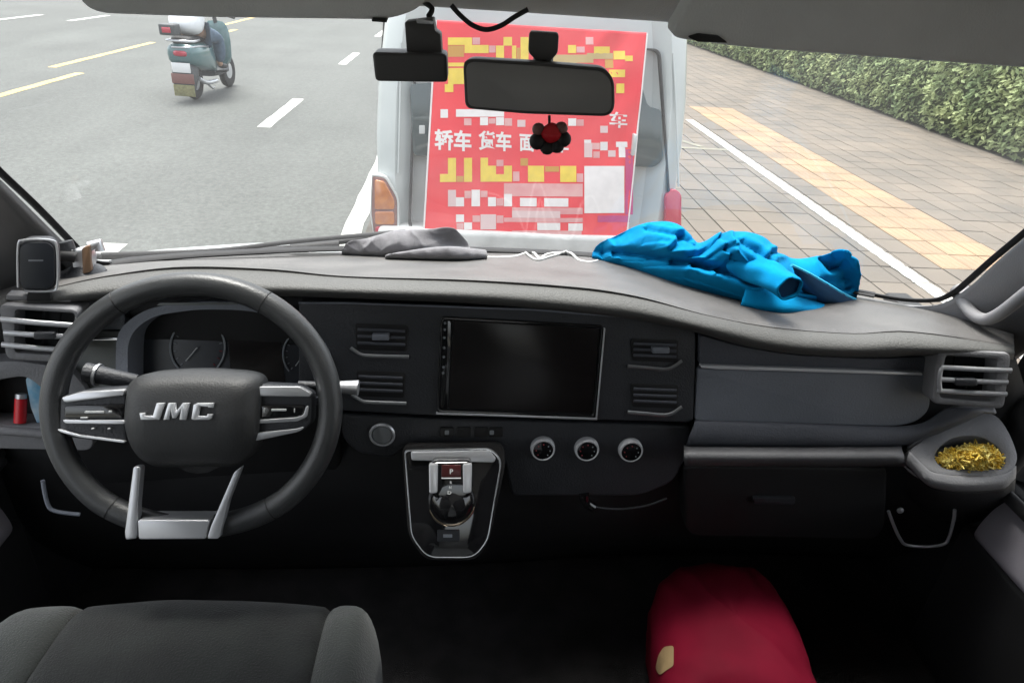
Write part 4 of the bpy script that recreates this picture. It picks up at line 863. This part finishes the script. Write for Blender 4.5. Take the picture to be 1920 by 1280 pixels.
kn = lathe('knob', [(kr*.9, .0), (kr, .006), (kr*1.02, .016), (kr*.97, .026), (kr*.82, .036), (kr*.5, .042), (0, .044)], kc, GP.n, M_gloss, gs, 40, 80)
tube('knob_ring', [kc+GP.n*.012+(GP.x*math.cos(R(a))+GP.y*math.sin(R(a)))*kr*1.03 for a in range(205, 346, 7)], lambda t: .0012+.0042*math.sin(math.pi*t), mat('warm_chrome', (.75, .6, .45), .2, metal=1), kn)
plate('park_button', rpoly(rect(820, 992, 862, 1014), 3), GP, .0, .003, M_blk, gs, .001); plate('button_mark', rect(831, 1000, 848, 1006), GP, .001, .0034, M_dim, gs, 0)
# ------------------------------------------------------------------ steering wheel
WPn = Plane(WY(360, 765, .775), tilt=25)
sw = thing('steering_wheel', 'black leather steering wheel with silver spokes and raised JMC letters', 'steering wheel', WPn(360, 765))
def rimpt(a):
    x, y = math.cos(a), math.sin(a); px, py = 360+260*x, 764+232*y
    if y > .75: py = 764+232*(.75+(y-.75)*.86)
    return WPn(px, py)
path = [rimpt(2*math.pi*i/96) for i in range(96)]
tube('rim', path, .0155, M_leather, sw, 18, True, up=WPn.n, sharp=180)
for a in (-58, -122, 55, 125):
    c0 = rimpt(R(a)); c1 = rimpt(R(a+.5)); ring_ = []
    t = (c1-c0).normalized(); u = WPn.n; v = t.cross(u)
    tube('rim_seam', [c0+u*math.cos(k*.3927)*.0157+v*math.sin(k*.3927)*.0157 for k in range(16)], .0008, M_blk2, sw, 4, True)
hubp = WPn.off(.012)
ho = rpoly([(240, 716), (270, 699), (370, 692), (470, 699), (492, 712), (489, 800), (478, 850), (440, 878), (280, 880), (250, 855), (236, 800)], [16, 30, 60, 30, 14, 30, 30, 20, 20, 30, 30])
hc = Vector((364, 778)); rws = [[hubp(x, y)-hubp.n*.03 for x, y in ho]]
for k in range(17):
    s_ = 1-k/16; hgt = .006+.022*(1-s_**8)
    rws.append([hubp(hc.x+(x-hc.x)*max(s_, .002), hc.y+(y-hc.y)*max(s_, .002))+hubp.n*(hgt-.016*((y-778)*s_/95)**2) for x, y in ho])
V, Fc = gridmesh(rws, True); hub = mk('airbag_cover', V, Fc, M_hub, sw, 60)
tube('column', [WPn(362, 830)-WPn.n*.02, WPn(362, 850)-WPn.n*.2], .045, M_blk2, sw, 20)
LT = [[(282, 767), (292, 767), (292, 772), (306, 772), (313, 749), (327, 749), (318, 779), (284, 779)],
      [(325, 779), (334, 749), (346, 749), (349, 763), (360, 749), (372, 749), (366, 779), (354, 779), (357, 762), (347, 776), (341, 776), (339, 763), (335, 779)],
      [(376, 777), (380, 752), (386, 749), (416, 749), (415, 757), (406, 757), (406, 755), (391, 755), (389, 772), (404, 772), (405, 769), (415, 769), (412, 777), (408, 779), (380, 779)]]
for L_ in LT: plate('emblem_letter', L_, hubp, .018, .0315, M_emb, hub, .0012)
spp = WPn.off(.002)
def spoke(poly, bars, slot, keys):
    s = plate('spoke', rpoly(poly, 10), spp, -.02, .010, M_blk, sw, .005, 3)
    for b in bars: plate('spoke_trim', rpoly(b, 5), spp, .004, .0145, M_silver, s, .004, 3)
    plate('button_slot', rpoly(slot, 6), spp, .008, .0135, M_gloss, s, .0015)
    for k in keys: plate('button_mark', rpoly(rect(*k), 1.5), spp, .01, .015, M_mark, s, .0005)
spoke([(120, 742), (160, 730), (246, 724), (246, 830), (140, 818), (118, 806)], [[(126, 742), (160, 732), (244, 727), (244, 738), (132, 752)], [(128, 783), (244, 784), (244, 791), (134, 790)], [(118, 800), (126, 806), (160, 815), (244, 826), (244, 822), (160, 811), (128, 802)]], [(132, 758), (242, 754), (242, 781), (132, 781)], [(170, 767, 206, 771), (162, 778, 176, 781), (214, 766, 220, 770), (182, 798, 187, 801), (212, 798, 217, 801)])
spoke([(480, 718), (560, 722), (588, 738), (586, 792), (570, 806), (478, 826)], [[(488, 722), (566, 722), (588, 734), (586, 741), (488, 740)], [(478, 784), (560, 779), (574, 774), (578, 758), (583, 758), (580, 778), (562, 786), (478, 791)], [(480, 808), (560, 800), (574, 796), (572, 801), (562, 806), (480, 823)]], [(482, 756), (576, 756), (574, 776), (482, 782)], [(514, 763, 542, 767), (500, 762, 503, 770), (556, 762, 558, 770)])
for q in ([(262, 868), (276, 868), (270, 940), (269, 1000), (248, 1003), (246, 990)], [(448, 878), (461, 868), (437, 930), (420, 1000), (398, 1000), (404, 980)]):
    plate('lower_spoke', rpoly(q, 5), WPn.off(.004), .006, .019, M_silver, sw, .005, 3)
plate('bottom_trim', rpoly([(270, 966), (402, 966), (396, 1001), (272, 1002)], 5), WPn.off(.006), -.02, .019, M_silver, sw, .008, 4, 60)
sl = WPn.off(-.045)
st = tube('control_stalk', smoothpath([sl(258, 716), sl(215, 708), sl(185, 702), sl(162, 698)], 5), lambda t: .010+.004*t, M_blk, sw, 12)
tube('stalk_ring', [sl(186, 703), sl(181, 702)], .0155, M_silver, st, 12)
st = tube('control_stalk', [sl(560, 722), sl(650, 726)], .0065, M_blk, sw, 12); tube('stalk_end', smoothpath([sl(636, 725), sl(655, 726), sl(672, 727)], 3), lambda t: .008+.003*t, M_silver, st, 12)
# ------------------------------------------------------------------ driver seat
seat = thing('driver_seat', 'grey fabric driver seat cushion behind the steering wheel', 'seat', (-.345, .4, .66))
PR = [(.60, .80), (.665, .86), (.70, .95), (.712, 1.02), (.705, 1.07), (.68, 1.098), (.63, 1.110), (.55, 1.112), (.42, 1.10), (.28, 1.085), (.14, 1.07), (.04, 1.05)]
def cush(name, x0, x1, nx, edgeL, edgeR, crown):
    rows = []
    for (y, z) in crossloft([[Vector((0, a, b))] for a, b in PR], 4) and [(q[0].y, q[0].z) for q in crossloft([[Vector((0, a, b))] for a, b in PR], 4)]:
        r = []
        for i in range(nx+1):
            f = i/nx; x = x0+(x1-x0)*f; d = (x+.345)/.262
            drop = 0
            if edgeL: e = max(0, 1-f/.45); drop += 1-math.sqrt(max(0, 1-e*e*.98))
            if edgeR: e = max(0, (f-.5)/.5); drop += 1-math.sqrt(max(0, 1-e*e*.98))
            seam = 0
            if not edgeL: seam += .008*math.exp(-(f*(x1-x0)/.007)**2)
            if not edgeR: seam += .008*math.exp(-((1-f)*(x1-x0)/.007)**2)
            rr = .075; yc = y-rr*drop*(1 if y > .3 else 0)-.022*d*d; zc = z-(rr*drop if z > .95 else 0)-seam+crown*(1-(2*f-1)**2)
            zc += .0025*noise.noise(Vector((x*14, y*14, 0)))
            r.append(Vector((x, yc-seam*.6, zc)))
        rows.append(r)
    V, Fc = gridmesh(rows); o = mk(name, V, Fc, M_seat if edgeL or edgeR else M_seatc, seat, 180); md = o.modifiers.new('t', 'SOLIDIFY'); md.thickness = .01; return o
cush('cushion_centre', -.502, -.166, 24, False, False, .004); cush('bolster', -.61, -.502, 14, True, False, .008); cush('bolster', -.166, -.1, 14, False, True, .008)
for x in (-.502, -.166):
    tube('seam', [Vector((x, q[0].y-.022*((x+.345)/.262)**2-.006, q[0].z-.0075)) for q in crossloft([[Vector((0, a, b))] for a, b in PR], 4)], .0025, M_blk2, seat, 6)
bmb = bmesh.new()
box('backrest', (-.60, -.10, 1.08), (-.10, .03, 1.72), M_seat, seat, .05, 4); box('head_rest', (-.47, -.10, 1.74), (-.22, .0, 1.92), M_seat, seat, .04, 4)
box('seat_base', (-.57, .0, .66), (-.13, .60, 1.0), M_seatd, seat, .03, 3)
# ------------------------------------------------------------------ red bag in the passenger footwell
def superbox(c, h, e, n=28, mfun=None):
    rows = []
    for j in range(n+1):
        th = -math.pi/2+math.pi*j/n; r = []
        for i in range(2*n):
            ph = 2*math.pi*i/(2*n)
            f = lambda s, k: math.copysign(abs(s)**k, s)
            p = Vector((h[0]*f(math.cos(th), e)*f(math.cos(ph), e), h[1]*f(math.cos(th), e)*f(math.sin(ph), e), h[2]*f(math.sin(th), e)))
            r.append(mfun(p)+Vector(c) if mfun else p+Vector(c))
        rows.append(r)
    return gridmesh(rows, True)
def bagf(p):
    tz = (p.z+.12)/.24; q = Vector(p); q.x *= 1.06-.22*max(-1, min(1, p.y/.15))*.5; q.x += .03*tz*(p.y/.15)*-.3; q.z += .012*math.sin(p.x*11+1)-.03*(p.x/.15)**2*(1 if p.z > 0 else 0)
    fold = math.exp(-((p.y-.10)/.05)**2)*(1 if p.z > .03 else 0); q.z += .006*fold*math.sin(p.x*130+p.y*30)
    q.x += .012*math.sin(p.y*14)
    rd = 1-abs(noise.noise(Vector((p.x*9+p.y*5, p.y*12-p.x*4, p.z*9+2))))*2; rd2 = 1-abs(noise.noise(Vector((p.x*21, p.y*16, p.z*20+7))))*2
    return q*(1+.05*(rd-.5)+.022*(rd2-.5))
bag = thing('red_bag', 'bright red plastic bag bundle lying in the dark passenger footwell', 'bag', (.49, .85, .66))
V, Fc = superbox((.515, .84, .775), (.13, .16, .112), .45, mfun=bagf); mk('bag_body', V, Fc, M_redbag, bag, 180)
from mathutils.bvhtree import BVHTree
bvh = BVHTree.FromPolygons([tuple(v) for v in V], Fc)
lp_ = rpoly([(1230, 1252), (1236, 1227), (1246, 1212), (1264, 1210), (1264, 1248), (1252, 1255), (1238, 1266)], 6); LV = []; LF = []
for sc_ in (0, .35, .7, 1):                                   # a thin tan patch laid on the curved side of the bag
    for x, y in lp_:
        h_, n_, i_, d_ = bvh.ray_cast(EYE, ray(1248+(x-1248)*max(sc_, .01), 1238+(y-1238)*max(sc_, .01)).normalized())
        if h_ is None: h_, n_, i_, d_ = bvh.find_nearest(WZ(x, y, .85))
        LV.append(h_+n_*.0015)
k_ = len(lp_)
for j in range(3):
    for i in range(k_): LF.append((j*k_+i, j*k_+(i+1) % k_, (j+1)*k_+(i+1) % k_, (j+1)*k_+i))
mk('tan_patch', LV, LF, M_tanpatch, bag, 180)
# ================================================================== things lying on the dash
CREASES = [([(1150, 500), (1186, 502), (1237, 497), (1291, 494), (1340, 504), (1382, 514), (1412, 531)], 5, .011), ([(1134, 463), (1131, 478), (1137, 497)], 5, .012), ([(1215, 430), (1245, 437), (1273, 441), (1291, 453)], 4, .008),
    ([(1165, 490), (1205, 490), (1249, 480), (1273, 455), (1276, 444)], 5, .010), ([(1262, 486), (1310, 480), (1337, 462), (1358, 437)], 5, .013), ([(1358, 440), (1366, 470), (1394, 501), (1420, 533)], 4, .011), ([(1300, 497), (1330, 484), (1352, 468), (1372, 462)], 4, .009),
    ([(1345, 509), (1360, 496), (1373, 482)], 3.5, .008), ([(1440, 488), (1447, 474), (1470, 470)], 4, .010), ([(1421, 505), (1428, 517), (1420, 532)], 3.5, .008), ([(1541, 484), (1560, 504), (1578, 497), (1590, 484)], 5, .011), ([(1500, 540), (1540, 548), (1590, 540)], 5, .008),
    ([(1180, 470), (1210, 455), (1240, 452)], 5, .007), ([(1150, 482), (1190, 476), (1230, 464)], 5, .008), ([(1395, 455), (1420, 470), (1440, 492)], 5, .008), ([(1440, 556), (1480, 560), (1530, 566)], 4, .008), ([(1230, 515), (1290, 520), (1350, 540), (1420, 562)], 6, .006)]
def crease(p):
    x, y, z = project(p); h = 0
    for pl_, w_, dp in CREASES:
        best = 1e9; sg = 1
        for a, b in zip(pl_, pl_[1:]):
            ax, ay, bx, by = a[0], a[1], b[0], b[1]; dx, dy = bx-ax, by-ay; t = max(0, min(1, ((x-ax)*dx+(y-ay)*dy)/(dx*dx+dy*dy)))
            qx, qy = x-ax-t*dx, y-ay-t*dy; d = math.hypot(qx, qy)
            if d < best: best = d; sg = 1 if dx*qy-dy*qx > 0 else -1
        if best < w_*6:
            dd = best*sg/w_; h += 1.5*dp*(-math.exp(-abs(dd)*1.1)+.75*math.exp(-((dd+2.2)/1.3)**2)+.3*math.exp(-((dd-2.4)/1.3)**2))
    return h
def drape(name, rails, m, parent, n, sub, fold, seed, clamp=True, fs=22, amp=.006, use_creases=False):
    """rails run front to back as (px, py, dY); dY is measured from the pad under the front edge"""
    fr = [(x, y, 0) for x, y, d in rails[0]]
    def by(px): return padY(px, interp(fr, px)[0])
    R3 = []
    for rl in rails:
        row = []; a, b = rl[0][0], rl[-1][0]
        for i in range(n+1):
            px = a+(b-a)*i/n; y, d = interp(rl, px); Y = by(px)+d
            p = WY(px, y, Y)
            if clamp:
                lim = gY(p.x, p.z)-.02
                if p.y > lim: p = WY(px, y, lim)
            row.append(p)
        R3.append(row)
    rows = crossloft(R3, sub); J = len(rows)-1
    for j in range(1, J):
        for i in range(len(rows[0])):
            p = rows[j][i]; k = math.sin(math.pi*j/J)
            w = noise.noise(p*14+Vector((seed, 0, 0)))*1.4+noise.noise(p*31)*.5; h_ = 0
            for a_, f_, g_ in ((.5, 46, 1.), (-.35, 62, .7), (1.05, 80, .55), (.15, 118, .33)):   # families of creases, each in its own direction
                s_ = math.sin((p.x*math.cos(a_)+(p.z*1.6-p.y*.5)*math.sin(a_))*f_*fs/22+w*2.3+seed*f_)
                msk = max(0, noise.noise(p*9+Vector((f_, seed, 3)))+.35)
                h_ += g_*msk*((1-abs(s_))**1.6-.35)
            rows[j][i] = p+Vector((0, -.75, .5))*h_*amp*k*fold+Vector((0, -.75, .5))*(crease(p)*min(1, k*2) if use_creases else 0)
    V, Fc = gridmesh(rows); o = mk(name, V, Fc, m, parent, 180)
    md = o.modifiers.new('t', 'SOLIDIFY'); md.thickness = .0025; return o
# blue jacket
jk = thing('blue_jacket', 'crumpled bright blue sports jacket thrown on the dashboard', 'jacket', WY(1360, 555, padY(1360, 555)))
ja = [(1110, 486, -.004), (1180, 504, -.004), (1260, 530, -.004), (1350, 556, -.004), (1440, 576, -.004), (1500, 572, -.004), (1560, 566, -.004), (1606, 558, -.004)]
drape('body', [ja,
    [(1110, 480, -.012), (1190, 495, -.02), (1270, 514, -.02), (1350, 538, -.02), (1440, 562, -.02), (1500, 560, -.02), (1560, 554, -.02), (1610, 546, -.01)],
    [(1111, 474, -.005), (1200, 486, -.012), (1280, 500, -.012), (1360, 519, -.014), (1440, 545, -.012), (1500, 548, -.01), (1560, 543, -.01), (1612, 534, .0)],
    [(1113, 470, .004), (1200, 480, .01), (1280, 492, .015), (1360, 508, .012), (1440, 530, .01), (1500, 538, .01), (1560, 532, .01), (1613, 522, .01)],
    [(1118, 462, .0), (1200, 462, -.025), (1260, 470, -.02), (1310, 484, .005), (1370, 478, -.015), (1430, 498, -.02), (1490, 522, .0), (1560, 515, -.005), (1614, 510, .01)],
    [(1128, 454, .02), (1200, 436, .01), (1265, 440, .015), (1310, 466, .03), (1360, 450, .01), (1430, 462, .01), (1480, 494, .03), (1550, 494, .02), (1612, 500, .03)],
    [(1145, 447, .05), (1205, 420, .06), (1268, 419, .06), (1308, 455, .07), (1352, 436, .06), (1425, 441, .06), (1478, 482, .07), (1540, 479, .06), (1580, 470, .05), (1608, 492, .05)],
    [(1145, 452, .10), (1205, 428, .12), (1268, 428, .12), (1308, 462, .12), (1352, 446, .12), (1425, 452, .12), (1478, 492, .11), (1540, 490, .10), (1580, 482, .09), (1606, 504, .08)]], M_blue, jk, 260, 14, 1, 3.1, amp=.008, use_creases=True)
def JP(px, py, d): return WY(px, py, padY(px, interp([(x, y, 0) for x, y, _ in ja], px)[0]) + d)
def sleeve(pts, r0, r1, seed, squash=.7, mouth=True):
    P = smoothpath([JP(*p) for p in pts], 8); n = len(P)
    V, Fc = tubegeo(P, lambda t: r0+(r1-r0)*t, 28, caps=False, squash=squash, up=(0, -.4, 1))
    W = []
    for i, v in enumerate(V):
        t = (i//28)/(n-1); a = (i % 28)/28*6.283; k = 1+.10*math.sin(t*19+math.sin(a)*1.6+seed)*math.cos(a*1.5+seed)*(1-t*.6)+.05*math.sin(a*5+t*7); c = P[i//28]; W.append(c+(v-c)*k)
    o = mk('sleeve', W, Fc, M_blue, jk, 180); md = o.modifiers.new('t', 'SOLIDIFY'); md.thickness = .003
    if mouth:
        e = W[-28:]; c = sum(e, Vector())/28; inn = [c+(v-c)*.9-(P[-1]-P[-3]).normalized()*.006 for v in e]; mk('sleeve_mouth_shade', inn, [tuple(range(28))], M_blued, o, None)  # dark disc in the cuff stands in for shade inside
    return o
sleeve([(1388, 492, .02), (1420, 506, -.015), (1452, 522, -.06), (1481, 541, -.12)], .03, .023, 1.0, .85)
sleeve([(1395, 552, -.01), (1450, 566, -.02), (1505, 577, -.03), (1548, 584, -.035)], .03, .017, 2.2)
for off, r in ((0, .0022),):
    tube('collar_edge', smoothpath([JP(1484, 497, -.035), JP(1515, 512, -.045), JP(1550, 532, -.045), JP(1580, 550, -.04), JP(1604, 562, -.03)], 6), .0028, mat('blue_piping', (.02, .4, .66), .7), jk, 6)
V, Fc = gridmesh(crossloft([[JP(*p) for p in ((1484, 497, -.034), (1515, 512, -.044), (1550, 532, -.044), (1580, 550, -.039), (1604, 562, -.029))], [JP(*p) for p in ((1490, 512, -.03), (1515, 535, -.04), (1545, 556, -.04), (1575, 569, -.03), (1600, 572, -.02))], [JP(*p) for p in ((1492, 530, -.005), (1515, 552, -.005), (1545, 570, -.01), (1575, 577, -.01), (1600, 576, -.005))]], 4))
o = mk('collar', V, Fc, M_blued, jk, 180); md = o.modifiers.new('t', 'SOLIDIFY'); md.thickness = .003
# grey towel
tw = thing('grey_towel', 'rumpled grey cloth lying at the base of the windscreen', 'towel', WY(800, 484, padY(800, 484)))
drape('fold', [[(640, 480, -.003), (690, 482, -.003), (750, 484, -.003), (800, 482, -.003), (880, 478, -.003)], [(641, 470, -.02), (690, 472, -.025), (750, 468, -.03), (800, 468, -.03), (884, 470, -.02)], [(646, 460, -.02), (690, 452, -.02), (740, 446, -.02), (800, 448, -.02), (880, 462, -.01)], [(655, 452, .0), (690, 446, .0), (740, 432, .01), (800, 430, .01), (850, 428, .01), (876, 452, .01)], [(655, 458, .03), (690, 454, .03), (740, 444, .04), (800, 440, .04), (850, 440, .04), (876, 458, .03)]], M_towel, tw, 120, 10, 1, 9.7, fs=34, amp=.008)
drape('flap', [[(722, 486, -.012), (800, 488, -.012), (860, 489, -.012), (912, 487, -.012)], [(724, 480, -.04), (800, 482, -.045), (860, 482, -.045), (914, 480, -.03)], [(740, 474, -.04), (800, 466, -.04), (850, 464, -.04), (912, 470, -.02)], [(760, 472, -.01), (810, 464, -.01), (850, 462, -.01), (908, 468, .0)]], M_towel, tw, 50, 6, .6, 4.2, fs=40, amp=.006)
# white cable on the pad
def PD(px, py, up_=.004): return WY(px, py, padY(px, py)-.004)+Vector((0, 0, up_))
tag(tube('charging_cable', smoothpath([PD(912, 486), PD(935, 486), PD(965, 484), PD(985, 478), PD(1000, 477), PD(1012, 488), PD(1025, 480), PD(1050, 477), PD(1070, 478), PD(1085, 491), PD(1105, 495), PD(1120, 492)], 6), .0028, M_cord, None, 6), 'white charging cable in loose loops between grey cloth and blue jacket', 'cable')
tag(tube('cable_loop', smoothpath([PD(985, 478, .006), PD(1005, 492, .006), PD(1030, 486, .006), PD(1050, 480, .006), PD(1062, 477, .008)], 6), .0024, M_cord, None, 6), 'thin white cord crossing the charging cable on the dashboard', 'cable')
# phone holder on the driver side
php = Plane(WY(72, 497, .945), tilt=6, yaw=16)
ph = thing('phone_holder', 'black phone holder clamped above the left air vent', 'phone holder', php(70, 560))
plate('cradle', rpoly([(34, 456), (50, 449), (92, 449), (106, 462), (108, 530), (96, 545), (44, 545), (34, 532)], [8, 8, 8, 10, 10, 8, 8, 8]), php, -.02, .0, M_blk, ph, .004, 3)
plate('pad_face', rpoly([(38, 462), (52, 454), (90, 454), (102, 464), (103, 528), (93, 540), (47, 540), (38, 530)], 8), php, -.002, .0022, M_face, ph, .001)
tube('metal_edge', smoothpath([php(34, 538)+php.n*.001, php(34, 462)+php.n*.001, php(46, 450)+php.n*.001, php(94, 450)+php.n*.001, php(107, 464)+php.n*.001, php(108, 532)+php.n*.001, php(96, 545)+php.n*.001, php(46, 545)+php.n*.001], 4), .0016, M_silver, ph, 6)
plate('bar_mark', rpoly(rect(54, 486, 82, 489), 1), php, .002, .0026, M_dim, ph, 0)
box_p = [(52, 545), (92, 545), (96, 566), (48, 566)]; plate('clamp', rpoly(box_p, 4), php, -.03, -.002, M_blk2, ph, .003)
plate('clamp_arm', rpoly([(8, 556), (130, 562), (130, 570), (8, 566)], 3), php, -.03, -.008, M_tray, ph, .003)
ws = thing('suction_mount', 'brown and silver suction mount standing on the dashboard corner', 'mount', WY(160, 515, 1.08))
mq = Plane(WY(158, 490, 1.06), tilt=10, yaw=14)
lathe('suction_cup', [(.034, 0), (.032, .006), (.02, .012), (.012, .02), (.0, .022)], WY(158, 517, 1.06), (0, -.1, 1), M_blk, ws, 24)
plate('post', rpoly([(134, 470), (168, 462), (176, 480), (174, 512), (140, 512)], 6), mq, -.02, .008, M_silver, ws, .005)
plate('brown_block', rpoly([(158, 462), (172, 456), (176, 505), (160, 510)], 4), mq, .004, .016, mat('bronze_plastic', (.2, .12, .07), .4), ws, .003)
tube('arm', smoothpath([mq(112, 478)+mq.n*.01, mq(128, 476)+mq.n*.012, mq(145, 480)+mq.n*.01], 4), .009, M_blk2, ws, 10)
tube('joint', [mq(122, 452)+mq.n*.004, mq(128, 468)+mq.n*.004], .012, M_blk, ws, 12); tube('lever', [mq(168, 462), mq(186, 456), mq(188, 470)], .008, M_silver, ws, 10)
# items in the driver side pocket
lt = thing('lighter', 'red plastic lighter standing in the driver side pocket', 'lighter', pk(33, 796))
tube('body', [pk(32, 796)-pk.n*.01, pk(32, 752)-pk.n*.014], .0085, M_redp, lt, 14); tube('cap', [pk(32, 752)-pk.n*.014, pk(32, 744)-pk.n*.015], .0078, M_silver, lt, 12)
pkt = plate('snack_packet', rpoly([(40, 716), (52, 704), (78, 735), (84, 792), (62, 800), (50, 770)], 4), pk, -.03, -.014, M_bluep, None, .004); tag(pkt, 'blue and white plastic packet tucked in the driver side pocket', 'packet')
# yellow shreds heaped in the corner tray
V, Fc = [], []
TPc = TP(1822, 862)
for i in range(520):
    a, r = random.uniform(0, 6.283), math.sqrt(random.random()); x, y = math.cos(a)*r, math.sin(a)*r
    px, py = 1821+56*x, 859+19*y; hgt = .034*(1-r*r)-.014+random.uniform(0, .010)
    c = TP(px, py)+TP.n*hgt; d = Vector((random.gauss(0, 1), random.gauss(0, 1), random.gauss(0, .5))).normalized(); L_ = random.uniform(.006, .014)
    b = Vector((random.gauss(0, 1), random.gauss(0, 1), random.gauss(0, 1)))*.004
    v, f = tubegeo([c-d*L_, c+b, c+d*L_], .0017, 4, caps=False); k = len(V); V += v; Fc += [tuple(q+k for q in ff) for ff in f]
sh = mk('yellow_shreds', V, Fc, M_yel, None, 180, kind='stuff'); tag(sh, 'heap of yellow shredded strips in the passenger corner tray', 'shreds')
